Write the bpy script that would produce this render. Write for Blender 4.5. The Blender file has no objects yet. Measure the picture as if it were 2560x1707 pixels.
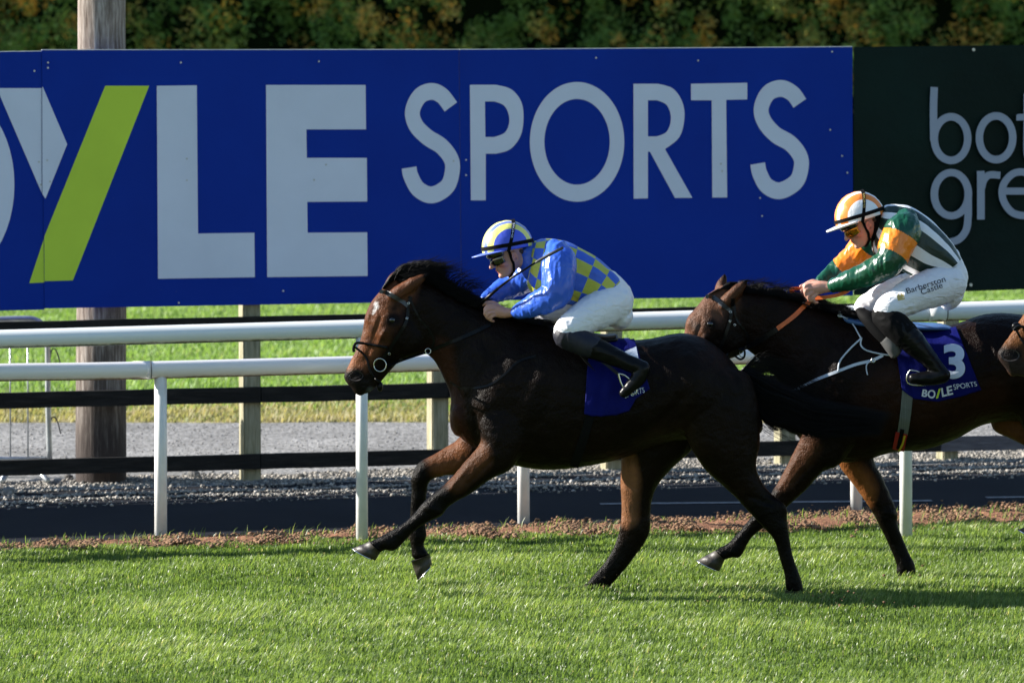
import bpy, bmesh, math, random
import numpy as np
from mathutils import Vector, Matrix
from mathutils.bvhtree import BVHTree
from mathutils import noise as mnoise

random.seed(7)
rng = np.random.default_rng(11)
S = bpy.context.scene
COL = S.collection

# ------------------------------------------------------------------ camera, world, sun, exposure
F = 11000.0            # focal length in photo pixels
CH = 3.56              # camera height
PITCH = math.atan(893.0 / F)
cam_d = bpy.data.cameras.new('camera')
cam = bpy.data.objects.new('camera', cam_d); COL.objects.link(cam)
cam.location = (0, 0, CH)
cam.rotation_euler = (math.pi / 2 - PITCH, 0, 0)
cam_d.sensor_width = 36.0
cam_d.lens = F / 2560.0 * 36.0
cam_d.clip_end = 1500
cam_d.dof.use_dof = True
cam_d.dof.focus_distance = 25.7
cam_d.dof.aperture_fstop = 3.6
S.camera = cam
S.render.resolution_x = 1024; S.render.resolution_y = 682

KX, KY = 2.10, 0.38    # ground shadow offset per metre of height (to the right, towards the camera)
ELEV = math.atan(1 / math.hypot(KX, KY))
sd = bpy.data.lights.new('sun', 'SUN'); sun = bpy.data.objects.new('sun', sd); COL.objects.link(sun)
sd.energy = 5.0; sd.angle = math.radians(0.53); sd.color = (1.0, 0.94, 0.85)
sun.rotation_euler = Vector((KX, -KY, -1)).to_track_quat('-Z', 'Y').to_euler()
sun.location = (-20, 40, 30)

w = bpy.data.worlds.new('World'); S.world = w; w.use_nodes = True
nt = w.node_tree
bg = nt.nodes['Background']
sky = nt.nodes.new('ShaderNodeTexSky'); sky.sky_type = 'NISHITA'; sky.sun_disc = False
sky.sun_elevation = ELEV
sky.sun_rotation = math.atan2(-KX, KY)
sky.air_density = 1.3; sky.dust_density = .3; sky.ozone_density = 3.5
nt.links.new(sky.outputs[0], bg.inputs[0]); bg.inputs[1].default_value = 0.07
S.view_settings.view_transform = 'Standard'; S.view_settings.look = 'None'
S.view_settings.exposure = 1.45; S.view_settings.gamma = 1; S.view_settings.use_curve_mapping = False
S.render.engine = 'CYCLES'

# ------------------------------------------------------------------ projection helpers
FWD = Vector((0, math.cos(PITCH), -math.sin(PITCH)))
UPV = Vector((0, math.sin(PITCH), math.cos(PITCH)))
CAMP = Vector((0, 0, CH))
def ray(px, py):
    return FWD + Vector((1, 0, 0)) * ((px - 1280) / F) + UPV * ((853.5 - py) / F)
def W(px, py, Y):
    r = ray(px, py); return CAMP + r * (Y / r.y)
def G(px, py, z=0.0):
    r = ray(px, py); return CAMP + r * ((z - CH) / r.z)
TF = 0.268             # slope of the fence and board line
FN = Vector((TF, -1, 0)).normalized()      # faces the camera
def FP(px, py, off=0.0):                   # point on the fence plane, off metres towards the camera
    p0 = Vector((-1.87, 31.45, 0)) + FN * off
    r = ray(px, py); t = (p0 - CAMP).dot(FN) / r.dot(FN)
    return CAMP + r * t

# ------------------------------------------------------------------ object helpers
def link(name, me, mats=None, parent=None):
    o = bpy.data.objects.new(name, me); COL.objects.link(o)
    if mats is not None:
        if not isinstance(mats, (list, tuple)): mats = [mats]
        for m in mats: me.materials.append(m)
    if parent is not None: o.parent = parent
    return o
def props(o, label=None, cat=None, group=None, kind=None):
    if label: o['label'] = label
    if cat: o['category'] = cat
    if group: o['group'] = group
    if kind: o['kind'] = kind
    return o
def thing(name, label, cat, group=None):
    o = bpy.data.objects.new(name, None); COL.objects.link(o); o.empty_display_size = .1
    return props(o, label, cat, group)
def mesh_np(name, V, Fc, smooth=True):
    me = bpy.data.meshes.new(name)
    me.from_pydata([tuple(v) for v in V], [], [tuple(f) for f in Fc])
    if smooth: me.polygons.foreach_set('use_smooth', [True] * len(me.polygons))
    me.update(); return me
class MB:
    def __init__(s): s.v = []; s.f = []
    def add(s, V, Fc):
        n = len(s.v); s.v += [Vector(v) for v in V]; s.f += [tuple(i + n for i in f) for f in Fc]; return s
    def box(s, c, sx, sy, sz, rz=0.0, jit=0):
        R = Matrix.Rotation(rz, 3, 'Z'); c = Vector(c)
        V = [c + R @ Vector((x * sx / 2, y * sy / 2, z * sz / 2)) for x in (-1, 1) for y in (-1, 1) for z in (-1, 1)]
        return s.add(V, [(0, 1, 3, 2), (4, 6, 7, 5), (0, 4, 5, 1), (2, 3, 7, 6), (0, 2, 6, 4), (1, 5, 7, 3)])
    def tube(s, pts, radii, n=12, caps=True, flat=1.0, up=None):
        pts = [Vector(p) for p in pts]; m = len(pts)
        if not hasattr(radii, '__len__'): radii = [radii] * m
        rings = []; prev = None
        for i in range(m):
            t = (pts[min(i + 1, m - 1)] - pts[max(i - 1, 0)]).normalized()
            if prev is None:
                a = Vector(up) if up is not None else (Vector((0, 1, 0)) if abs(t.y) < .9 else Vector((1, 0, 0)))
            else: a = prev
            a = (a - t * a.dot(t)).normalized(); b = t.cross(a); prev = a
            rings.append([pts[i] + a * math.cos(k * 2 * math.pi / n) * radii[i] + b * math.sin(k * 2 * math.pi / n) * radii[i] * flat for k in range(n)])
        V = [p for r in rings for p in r]; Fc = []
        for i in range(m - 1):
            for k in range(n):
                k2 = (k + 1) % n
                Fc.append((i * n + k, i * n + k2, (i + 1) * n + k2, (i + 1) * n + k))
        if caps:
            Fc.append(tuple(range(n))[::-1]); Fc.append(tuple((m - 1) * n + k for k in range(n)))
        return s.add(V, Fc)
    def dome_tube(s, pts, radii, n=16):        # tube with rounded ends
        pts = [Vector(p) for p in pts]
        r0, r1 = radii[0], radii[-1]
        d0 = (pts[0] - pts[1]).normalized(); d1 = (pts[-1] - pts[-2]).normalized()
        A = [(pts[0] + d0 * r0 * math.sin(a), r0 * math.cos(a)) for a in (1.5, 1.2, .8, .4)]
        B = [(pts[-1] + d1 * r1 * math.sin(a), r1 * math.cos(a)) for a in (.4, .8, 1.2, 1.5)]
        P = [a[0] for a in A] + pts + [b[0] for b in B]; R = [a[1] for a in A] + list(radii) + [b[1] for b in B]
        return s.tube(P, R, n)
    def ell(s, c, r, rot=None, nu=20, nv=12):
        c = Vector(c); V = []; Fc = []
        M = rot if rot is not None else Matrix.Identity(3)
        for j in range(nv + 1):
            ph = math.pi * j / nv
            for i in range(nu):
                th = 2 * math.pi * i / nu
                V.append(c + M @ Vector((r[0] * math.sin(ph) * math.cos(th), r[1] * math.sin(ph) * math.sin(th), r[2] * math.cos(ph))))
        for j in range(nv):
            for i in range(nu):
                i2 = (i + 1) % nu
                Fc.append((j * nu + i, (j + 1) * nu + i, (j + 1) * nu + i2, j * nu + i2))
        return s.add(V, Fc)
    def build(s, name, mats, parent=None, smooth=False, bevel=0):
        me = mesh_np(name, s.v, s.f, smooth)
        if bevel:
            bm = bmesh.new(); bm.from_mesh(me)
            bmesh.ops.remove_doubles(bm, verts=bm.verts, dist=1e-5)
            bmesh.ops.bevel(bm, geom=[e for e in bm.edges if len(e.link_faces) == 2 and e.calc_face_angle(0) > .6], offset=bevel, segments=2, affect='EDGES')
            bmesh.ops.recalc_face_normals(bm, faces=bm.faces); bm.to_mesh(me); bm.free()
        return link(name, me, mats, parent)
def crom(P, n=6, closed=False):
    P = [np.array(p, float) for p in P]; m = len(P); out = []
    rngi = range(m if closed else m - 1)
    for i in rngi:
        if closed: a, b, c, d = P[i - 1], P[i], P[(i + 1) % m], P[(i + 2) % m]
        else: a, b, c, d = P[max(i - 1, 0)], P[i], P[i + 1], P[min(i + 2, m - 1)]
        for k in range(n):
            t = k / n
            out.append(.5 * ((2 * b) + (c - a) * t + (2 * a - 5 * b + 4 * c - d) * t * t + (3 * b - a - 3 * c + d) * t ** 3))
    if not closed: out.append(P[-1])
    return out
def remesh(name, mb, voxel, smooth_it=6, fac=.5):
    me = mesh_np('tmp', mb.v, mb.f)
    bm = bmesh.new(); bm.from_mesh(me); bmesh.ops.recalc_face_normals(bm, faces=bm.faces); bm.to_mesh(me); bm.free()
    o = bpy.data.objects.new('tmp', me); COL.objects.link(o)
    m = o.modifiers.new('r', 'REMESH'); m.mode = 'VOXEL'; m.voxel_size = voxel; m.adaptivity = 0
    if smooth_it:
        q = o.modifiers.new('s', 'SMOOTH'); q.iterations = smooth_it; q.factor = fac
    dg = bpy.context.evaluated_depsgraph_get(); dg.update()
    out = bpy.data.meshes.new_from_object(o.evaluated_get(dg)); out.name = name
    bpy.data.objects.remove(o); bpy.data.meshes.remove(me)
    out.polygons.foreach_set('use_smooth', [True] * len(out.polygons))
    return out
def get_co(me):
    a = np.empty(len(me.vertices) * 3, np.float32); me.vertices.foreach_get('co', a); return a.reshape(-1, 3)
def get_no(me):
    a = np.empty(len(me.vertices) * 3, np.float32); me.vertices.foreach_get('normal', a); return a.reshape(-1, 3)
def set_co(me, co):
    me.vertices.foreach_set('co', co.astype(np.float32).ravel()); me.update()
def set_col(me, name, C):
    a = me.color_attributes.new(name, 'FLOAT_COLOR', 'POINT')
    C4 = np.ones((len(me.vertices), 4), np.float32); C4[:, :3] = C
    a.data.foreach_set('color', C4.ravel())
def set_f(me, name, v):
    a = me.attributes.new(name, 'FLOAT', 'POINT'); a.data.foreach_set('value', np.asarray(v, np.float32))
def segdist(co, a, b):
    a = np.array(a, np.float32); b = np.array(b, np.float32); ab = b - a
    t = np.clip(((co - a) @ ab) / max(ab @ ab, 1e-9), 0, 1)
    return np.linalg.norm(co - (a + t[:, None] * ab), axis=1), t
def dabs(me, L):                      # sculpt strokes: (point a, point b, radius, height)
    co = get_co(me); no = get_no(me); d = np.zeros(len(co), np.float32)
    for a, b, r, h in L:
        D, _ = segdist(co, a, b); d += h * np.exp(-(D / r) ** 2)
    set_co(me, co + no * d[:, None])

# ------------------------------------------------------------------ materials
def hexc(r, g, b):                     # sRGB 0-255 to linear
    f = lambda c: (c / 255 / 12.92) if c / 255 <= .04045 else ((c / 255 + .055) / 1.055) ** 2.4
    return (f(r), f(g), f(b), 1)
class MT:
    def __init__(s, name):
        s.m = bpy.data.materials.new(name); s.m.use_nodes = True; s.t = s.m.node_tree; s.b = s.t.nodes['Principled BSDF']
    def n(s, typ, **kw):
        x = s.t.nodes.new(typ)
        for k, v in kw.items():
            if hasattr(x, k): setattr(x, k, v)
            else: x.inputs[k].default_value = v
        return x
    def l(s, a, b): s.t.links.new(a, b)
    def noise(s, scale, detail=4, rough=.5, vec=None):
        x = s.n('ShaderNodeTexNoise'); x.inputs['Scale'].default_value = scale; x.inputs['Detail'].default_value = detail; x.inputs['Roughness'].default_value = rough
        s.l(vec if vec is not None else s.coord(), x.inputs['Vector']); return x
    def coord(s, sc=None):
        tc = s.n('ShaderNodeTexCoord'); o = tc.outputs['Object']
        if sc:
            mp = s.n('ShaderNodeMapping'); mp.inputs['Scale'].default_value = sc; s.l(o, mp.inputs['Vector']); o = mp.outputs[0]
        return o
    def ramp(s, fac, stops):
        r = s.n('ShaderNodeValToRGB'); e = r.color_ramp.elements
        while len(e) < len(stops): e.new(.5)
        for i, (p, c) in enumerate(stops): e[i].position = p; e[i].color = c if len(c) == 4 else (*c, 1)
        s.l(fac, r.inputs[0]); return r
    def bump(s, h, strength=.3, dist=.01):
        b = s.n('ShaderNodeBump'); b.inputs['Strength'].default_value = strength; b.inputs['Distance'].default_value = dist
        s.l(h, b.inputs['Height']); s.l(b.outputs[0], s.b.inputs['Normal']); return b
    def mix(s, fac, a, b):
        x = s.n('ShaderNodeMix'); x.data_type = 'RGBA'
        if isinstance(fac, (int, float)): x.inputs[0].default_value = fac
        else: s.l(fac, x.inputs[0])
        for i, c in ((6, a), (7, b)):
            if isinstance(c, tuple): x.inputs[i].default_value = c if len(c) == 4 else (*c, 1)
            else: s.l(c, x.inputs[i])
        return x.outputs[2]
    def set(s, **kw):
        for k, v in kw.items(): s.b.inputs[k.replace('_', ' ')].default_value = v
        return s
def simple(name, c, rough=.5, var=.15, scale=8, bump=0, bscale=40, bdist=.004, spec=.5, metal=0, coat=0, sheen=0, stretch=None):
    t = MT(name); c = c if len(c) == 4 else (*c, 1)
    nz = t.noise(scale, 5, .6, t.coord(stretch))
    lo = tuple(x * (1 - var) for x in c[:3]) + (1,); hi = tuple(min(x * (1 + var), 1) for x in c[:3]) + (1,)
    r = t.ramp(nz.outputs[0], [(.3, lo), (.7, hi)]); t.l(r.outputs[0], t.b.inputs['Base Color'])
    t.set(Roughness=rough, Metallic=metal); t.b.inputs['Specular IOR Level'].default_value = spec
    if coat: t.b.inputs['Coat Weight'].default_value = coat
    if sheen: t.b.inputs['Sheen Weight'].default_value = sheen
    if bump:
        b = t.noise(bscale, 6, .6, t.coord(stretch)); t.bump(b.outputs[0], bump, bdist)
    return t.m

def m_board():
    t = MT('blue_board_paint')
    nz = t.noise(1.3, 6, .65); r = t.ramp(nz.outputs[0], [(.3, (.0006, .024, .26)), (.7, (.0010, .030, .30))])
    sp = t.noise(60, 2, .5); s2 = t.ramp(sp.outputs[0], [(.72, (0, 0, 0)), (.8, (.3, .3, .3))])
    t.l(t.mix(s2.outputs[0], r.outputs[0], (.08, .10, .2)), t.b.inputs['Base Color'])
    t.set(Roughness=.6); t.b.inputs['Specular IOR Level'].default_value = .12; return t.m
M = {}
M['board'] = m_board()
M['letter'] = simple('white_print', (.58, .64, .76), .6, .04, 2, spec=.15)
M['slash'] = simple('lime_print', (.48, .66, .06), .6, .05, 2, spec=.15)
M['banner'] = simple('dark_green_banner_fabric', (.0018, .0115, .0095), .6, .3, 1.2, .35, 1.5, .08, spec=.12)
M['banner_letter'] = simple('banner_print', (.26, .31, .40), .6, .05, 2)
M['white_rail'] = simple('white_plastic_rail', (.72, .73, .72), .28, .06, 5, .05, 30)
def m_rail(name, c1, moss):
    t = MT(name)
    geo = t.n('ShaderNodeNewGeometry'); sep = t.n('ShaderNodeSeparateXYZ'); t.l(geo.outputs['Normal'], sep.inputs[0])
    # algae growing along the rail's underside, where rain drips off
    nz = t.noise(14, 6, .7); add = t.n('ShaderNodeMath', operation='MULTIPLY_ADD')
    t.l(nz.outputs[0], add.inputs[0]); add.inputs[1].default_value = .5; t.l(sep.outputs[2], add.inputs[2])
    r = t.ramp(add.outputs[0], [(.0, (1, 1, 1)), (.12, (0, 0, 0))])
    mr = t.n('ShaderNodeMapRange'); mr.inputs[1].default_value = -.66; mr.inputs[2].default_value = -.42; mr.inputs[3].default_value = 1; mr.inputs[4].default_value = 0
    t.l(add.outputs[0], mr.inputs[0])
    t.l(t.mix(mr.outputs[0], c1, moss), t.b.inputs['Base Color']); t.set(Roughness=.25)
    return t.m
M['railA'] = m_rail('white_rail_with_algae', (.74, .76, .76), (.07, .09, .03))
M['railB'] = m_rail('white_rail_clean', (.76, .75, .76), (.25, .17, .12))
M['post_dirty'] = simple('white_post_paint', (.74, .74, .73), .35, .08, 9, .1, 60)
def m_wood(name, c0, c1, c2, zsc=1.5, rough=.8, zfade=None, st=(4, 4, .35)):
    t = MT(name); nz = t.noise(9, 8, .7, t.coord(st))
    r = t.ramp(nz.outputs[0], [(.32, c0), (.5, c1), (.7, c2)]); col = r.outputs[0]
    if zfade:
        g = t.n('ShaderNodeNewGeometry'); s = t.n('ShaderNodeSeparateXYZ'); t.l(g.outputs['Position'], s.inputs[0])
        ad = t.n('ShaderNodeMath', operation='MULTIPLY_ADD'); t.l(nz.outputs[0], ad.inputs[0]); ad.inputs[1].default_value = zfade[2]; t.l(s.outputs[2], ad.inputs[2])
        mr = t.n('ShaderNodeMapRange'); mr.inputs[1].default_value = zfade[0]; mr.inputs[2].default_value = zfade[1]; t.l(ad.outputs[0], mr.inputs[0])
        col = t.mix(mr.outputs[0], zfade[3], col)
    t.l(col, t.b.inputs['Base Color']); t.set(Roughness=rough); t.b.inputs['Specular IOR Level'].default_value = .25
    t.bump(nz.outputs[0], .8, .015); return t.m
M['pole'] = m_wood('weathered_pole_wood', (.06, .040, .030), (.20, .165, .14), (.46, .42, .38), zfade=(.75, 1.6, 1.0, (.040, .030, .027, 1)))
M['post_wood'] = m_wood('treated_fence_post', (.16, .15, .085), (.28, .26, .17), (.42, .39, .29))
M['rail_wood'] = m_wood('black_creosote_rail', (.006, .0055, .005), (.012, .011, .010), (.028, .025, .022), st=(.4, 1, 4))
M['rail_grey'] = m_wood('grey_weathered_rail', (.06, .055, .06), (.11, .10, .11), (.16, .15, .16), st=(.4, 1, 4))
M['galv'] = simple('galvanised_steel', (.42, .45, .47), .38, .2, 12, metal=.7)
M['wire'] = simple('dark_wire', (.08, .08, .09), .5, metal=.5)
# stripes in attribute space
def m_asphalt():
    t = MT('asphalt'); nz = t.noise(1.2, 6, .7); r = t.ramp(nz.outputs[0], [(.3, (.0085, .0095, .014)), (.7, (.015, .0165, .022))])
    s = t.noise(300, 2); s2 = t.ramp(s.outputs[0], [(.66, (0, 0, 0)), (.78, (.5, .5, .5))])
    t.l(t.mix(s2.outputs[0], r.outputs[0], (.06, .06, .06)), t.b.inputs['Base Color']); t.set(Roughness=.9); t.b.inputs['Specular IOR Level'].default_value = .1; t.bump(s.outputs[0], .5, .004); return t.m
M['asphalt'] = m_asphalt()
def m_gravel(name, a, b, c, sc=28):
    t = MT(name); v = t.n('ShaderNodeTexVoronoi'); v.inputs['Scale'].default_value = sc; t.l(t.coord(), v.inputs['Vector'])
    hs = t.n('ShaderNodeSeparateColor'); t.l(v.outputs['Color'], hs.inputs[0])
    r = t.ramp(hs.outputs[0], [(.1, a), (.5, b), (.95, c)])
    big = t.noise(.8, 5, .6); rb = t.ramp(big.outputs[0], [(.35, (.75, .75, .75)), (.65, (1.1, 1.1, 1.1))])
    mm = t.n('ShaderNodeMix'); mm.data_type = 'RGBA'; mm.blend_type = 'MULTIPLY'; mm.inputs[0].default_value = 1
    t.l(r.outputs[0], mm.inputs[6]); t.l(rb.outputs[0], mm.inputs[7]); t.l(mm.outputs[2], t.b.inputs['Base Color'])
    t.set(Roughness=.95); t.b.inputs['Specular IOR Level'].default_value = .1; t.bump(v.outputs['Distance'], .5, .01).invert = True; return t.m
M['gravel'] = m_gravel('pale_gravel', (.16, .157, .15), (.22, .216, .21), (.32, .315, .31), 34)
M['dirt'] = simple('red_brown_soil', (.25, .125, .075), .95, .3, 9, 1, 30, .03, .1)
M['soil'] = simple('soil_under_grass', (.045, .06, .018), .95, .3, 5, 1, 40, .03, .1)
def m_stone():
    t = MT('loose_stone'); a = t.n('ShaderNodeAttribute', attribute_name='rnd')
    r = t.ramp(a.outputs['Fac'], [(0, (.08, .075, .07)), (.4, (.20, .19, .17)), (.8, (.32, .29, .25)), (1, (.45, .42, .38))])
    t.l(r.outputs[0], t.b.inputs['Base Color']); t.set(Roughness=.85); t.bump(t.noise(90).outputs[0], .6, .004); return t.m
M['stone'] = m_stone()
def m_clod():
    t = MT('dry_soil_clod'); a = t.n('ShaderNodeAttribute', attribute_name='rnd')
    r = t.ramp(a.outputs['Fac'], [(0, (.12, .070, .042)), (1, (.26, .160, .100))])
    t.l(r.outputs[0], t.b.inputs['Base Color']); t.set(Roughness=.95); t.b.inputs['Specular IOR Level'].default_value = .1
    t.bump(t.noise(80).outputs[0], .8, .008); return t.m
M['clod'] = m_clod()
def m_leafy(name, stops, trans=.45, rough=.35, spec=.5, glints=False):
    t = MT(name); a = t.n('ShaderNodeAttribute', attribute_name='rnd')
    r = t.ramp(a.outputs['Fac'], stops); t.l(r.outputs[0], t.b.inputs['Base Color']); t.set(Roughness=rough); t.b.inputs['Specular IOR Level'].default_value = spec
    tr = t.n('ShaderNodeBsdfTranslucent'); mc = t.n('ShaderNodeMix'); mc.data_type = 'RGBA'; mc.blend_type = 'MULTIPLY'; mc.inputs[0].default_value = 1
    t.l(r.outputs[0], mc.inputs[6]); mc.inputs[7].default_value = (1.4, 1.4, .75, 1); t.l(mc.outputs[2], tr.inputs[0])
    mx = t.n('ShaderNodeMixShader'); mx.inputs[0].default_value = trans; out = t.t.nodes['Material Output']
    t.l(t.b.outputs[0], mx.inputs[1]); t.l(tr.outputs[0], mx.inputs[2]); t.l(mx.outputs[0], out.inputs[0]); return t.m
M['blade'] = m_leafy('grass_blade', [(0, (.065, .115, .030)), (.35, (.125, .195, .050)), (.75, (.215, .295, .090)), (.97, (.29, .35, .14)), (1, (.45, .42, .24))], .5, .36, .35)
M['field_blade'] = m_leafy('field_grass', [(0, (.15, .25, .065)), (.8, (.21, .33, .095)), (1, (.32, .38, .16))], .4, .5, .3)
M['dry_blade'] = m_leafy('dry_grass', [(0, (.20, .24, .11)), (.5, (.30, .28, .15)), (1, (.40, .33, .19))], .35, .6, .2)
M['leaf'] = m_leafy('hedge_leaf', [(0, (.09, .18, .06)), (.45, (.19, .31, .10)), (.68, (.38, .38, .14)), (.8, (.52, .38, .14)), (.9, (.70, .36, .10)), (1, (.85, .50, .10))], .5, .55, .25)
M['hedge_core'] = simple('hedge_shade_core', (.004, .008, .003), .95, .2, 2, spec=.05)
M['field'] = simple('meadow_ground', (.15, .21, .055), .95, .2, 2, spec=.1)
M['dryground'] = simple('dry_verge', (.27, .23, .11), .95, .3, 3, .5, 30, .02, .1)

def m_coat():
    t = MT('horse_coat'); a = t.n('ShaderNodeAttribute', attribute_name='coat')
    nz = t.noise(5, 7, .7); r = t.ramp(nz.outputs[0], [(.3, (.55, .55, .55)), (.7, (1.4, 1.3, 1.25))])
    mm = t.n('ShaderNodeMix'); mm.data_type = 'RGBA'; mm.blend_type = 'MULTIPLY'; mm.inputs[0].default_value = 1
    t.l(a.outputs['Color'], mm.inputs[6]); t.l(r.outputs[0], mm.inputs[7]); t.l(mm.outputs[2], t.b.inputs['Base Color'])
    hb = t.noise(130, 4, .6, t.coord((1, 1, .5))); vn = t.noise(13, 5, .55)
    ad = t.n('ShaderNodeMath', operation='MULTIPLY_ADD'); t.l(vn.outputs[0], ad.inputs[0]); ad.inputs[1].default_value = 3.0; t.l(hb.outputs[0], ad.inputs[2])
    t.bump(ad.outputs[0], .6, .009)
    t.set(Roughness=.33); t.b.inputs['Specular IOR Level'].default_value = .07
    return t.m
M['coat'] = m_coat()
M['hair'] = simple('black_horse_hair', (.0022, .0018, .0018), .5, .3, 20, spec=.15)
M['hoof'] = simple('horn_hoof', (.022, .017, .014), .5, .4, 25, .5, 60, stretch=(1, 1, .3))
M['steel'] = simple('polished_steel', (.6, .6, .58), .22, .1, metal=1)
M['leather'] = simple('black_leather', (.004, .004, .0045), .30, .3, 30, .2, 90, spec=.15)
M['browband'] = simple('worn_grey_leather', (.05, .05, .055), .4, .2, 30)
M['eye'] = simple('dark_wet_eye', (.004, .003, .003), .05, 0, coat=1)
M['nostril'] = simple('nostril_skin', (.012, .007, .006), .6)
M['skin'] = simple('face_skin', (.50, .25, .18), .45, .12, 25, .1, 120, spec=.4)
M['brows'] = simple('hair_brown', (.05, .03, .02), .7)
M['goggle'] = simple('black_goggle_lens', (.004, .004, .005), .06, 0, coat=1)
M['goggle_iri'] = (lambda t: (t.l(t.ramp(t.noise(18, 2).outputs[0], [(.35, (.04, .12, .03)), (.5, (.45, .14, .01)), (.65, (.25, .20, .02))]).outputs[0], t.b.inputs['Base Color']), t.set(Roughness=.08, Metallic=.8), t.m)[2])(MT('mirror_goggle_lens'))
M['black_cloth'] = simple('black_elastic', (.003, .003, .0035), .75, .2, 40, .3, 150, spec=.1)
M['navy'] = simple('navy_gaiter', (.0015, .0022, .012), .6, .2, 30, .3, 20, .01)
M['plastic_white'] = simple('white_cap_peak', (.72, .72, .74), .35, .03)
M['cap_blue'] = simple('blue_cap_peak', (.10, .16, .62), .4, .05)
M['cord'] = simple('pale_blue_cord', (.50, .55, .62), .5)
M['rubber_orange'] = simple('orange_rubber_rein', (.60, .12, .02), .5, .15, 40, .3, 100)
M['clothblue'] = simple('blue_saddle_cloth', (.0020, .0042, .095), .7, .15, 8, .5, 9, .02, spec=.1)
M['girth'] = simple('elastic_girth', (.11, .12, .10), .7, .3, 4, stretch=(60, 1, 1))
M['red'] = simple('red_webbing', (.30, .01, .01), .6)
M['yellow'] = simple('yellow_webbing', (.50, .38, .02), .6)
M['print_dark'] = simple('dark_print', (.02, .02, .035), .6)
M['gold_print'] = simple('gold_print', (.50, .38, .12), .5)
M['pad_blue'] = simple('blue_saddle_pad', (.06, .14, .34), .3)
M['grey_rubber'] = simple('grey_rubber', (.06, .06, .06), .6)

def fabric(name, colfn, rough=.45, sheen=.0, fold=.5, fs=9, fdist=.022, stretch=(1, 1, 1), trans=0.0):
    t = MT(name); out = colfn(t)
    if isinstance(out, tuple): t.b.inputs['Base Color'].default_value = out if len(out) == 4 else (*out, 1)
    else: t.l(out, t.b.inputs['Base Color'])
    t.set(Roughness=rough); t.b.inputs['Sheen Weight'].default_value = sheen
    nz = t.noise(fs, 3, .5, t.coord(stretch)); nz.inputs['Distortion'].default_value = 1.2
    t.bump(nz.outputs[0], fold, fdist)
    if trans:
        tr = t.n('ShaderNodeBsdfTranslucent')
        if isinstance(out, tuple): tr.inputs[0].default_value = (*out[:3], 1)
        else: t.l(out, tr.inputs[0])
        mx = t.n('ShaderNodeMixShader'); mx.inputs[0].default_value = trans
        o = t.t.nodes['Material Output']; t.l(t.b.outputs[0], mx.inputs[1]); t.l(tr.outputs[0], mx.inputs[2]); t.l(mx.outputs[0], o.inputs[0])
    return t.m
BLUE = (.035, .115, .60); YEL = (.50, .50, .055); GREEN = (.005, .060, .030); ORANGE = (.85, .22, .015); WHITE = (.78, .78, .80)
def chk(t):
    uv = t.n('ShaderNodeUVMap'); uv.uv_map = 'uv'; mp = t.n('ShaderNodeMapping'); mp.inputs['Scale'].default_value = (7, 12, 1); mp.inputs['Location'].default_value = (.15, .35, 0); mp.inputs['Rotation'].default_value = (0, 0, 0)
    t.l(uv.outputs[0], mp.inputs[0]); c = t.n('ShaderNodeTexChecker'); c.inputs['Scale'].default_value = 1; c.inputs[1].default_value = (*BLUE, 1); c.inputs[2].default_value = (*YEL, 1)
    t.l(mp.outputs[0], c.inputs[0]); return c.outputs[0]
def stripes(t):
    uv = t.n('ShaderNodeUVMap'); uv.uv_map = 'uv'; s = t.n('ShaderNodeSeparateXYZ'); t.l(uv.outputs[0], s.inputs[0])
    m = t.n('ShaderNodeMath', operation='MULTIPLY'); m.inputs[1].default_value = 8; t.l(s.outputs[1], m.inputs[0])
    f = t.n('ShaderNodeMath', operation='FRACT'); t.l(m.outputs[0], f.inputs[0]); g = t.n('ShaderNodeMath', operation='GREATER_THAN'); g.inputs[1].default_value = .42; t.l(f.outputs[0], g.inputs[0])
    return t.mix(g.outputs[0], (*WHITE, 1), (.002, .020, .012, 1))
def armband(t):
    a = t.n('ShaderNodeAttribute', attribute_name='u'); g = t.n('ShaderNodeMath', operation='COMPARE'); g.inputs[1].default_value = .5; g.inputs[2].default_value = .5
    t.l(a.outputs['Fac'], g.inputs[0]); mr = t.n('ShaderNodeMath', operation='GREATER_THAN'); mr.inputs[1].default_value = .5; t.l(a.outputs['Fac'], mr.inputs[0])
    return t.mix(mr.outputs[0], (*GREEN, 1), (*ORANGE, 1))
M['check'] = fabric('check_silk', chk, trans=.08)
M['blue_silk'] = fabric('blue_silk', lambda t: BLUE, .3, trans=.08)
M['stripe'] = fabric('striped_silk', stripes, trans=.05)
M['green_silk'] = fabric('green_silk_orange_band', armband, .28)
M['breeches'] = fabric('white_breeches', lambda t: (.80, .80, .83), .55, .0, .6, 12, .018, (1, 1, 2.6), trans=.05)
def capmat(name, stops):
    def fn(t):
        a = t.n('ShaderNodeAttribute', attribute_name='lat'); r = t.ramp(a.outputs['Fac'], stops); r.color_ramp.interpolation = 'CONSTANT'; return r.outputs[0]
    return fabric(name, fn, .42, .2, .35, 20, .010, (1, 1, .6))

# ================================================================== SETTING
def sheet(name, poly, z, mat, div=1):
    me = mesh_np(name, [(x, y, z) for x, y in poly], [tuple(range(len(poly)))], False)
    return props(link(name, me, mat), kind='structure')
def band(name, f0, f1, z, mat, x0=-14, x1=14, n=120, wob=.05, seed=0):
    V = []; Fc = []
    for i in range(n + 1):
        x = x0 + (x1 - x0) * i / n
        a = wob * mnoise.noise(Vector((x * 2.1, seed, 0))); b = wob * mnoise.noise(Vector((x * 2.3, seed + 9, 0)))
        V += [(x, f0(x) + a, z), (x, f1(x) + b, z)]
        if i: Fc.append((2 * i - 2, 2 * i, 2 * i + 1, 2 * i - 1))
    return props(link(name, mesh_np(name, V, Fc, False), mat), kind='structure')
grass_edge = lambda x: 27.55 + .215 * (x + 3.25)
dirt_far = lambda x: 27.82 + .305 * (x + 3.25)
road_far = lambda x: 30.90 + .268 * (x + 3.25)  # asphalt carried up to the fence, its dark tone imitating the rails' shade
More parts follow.
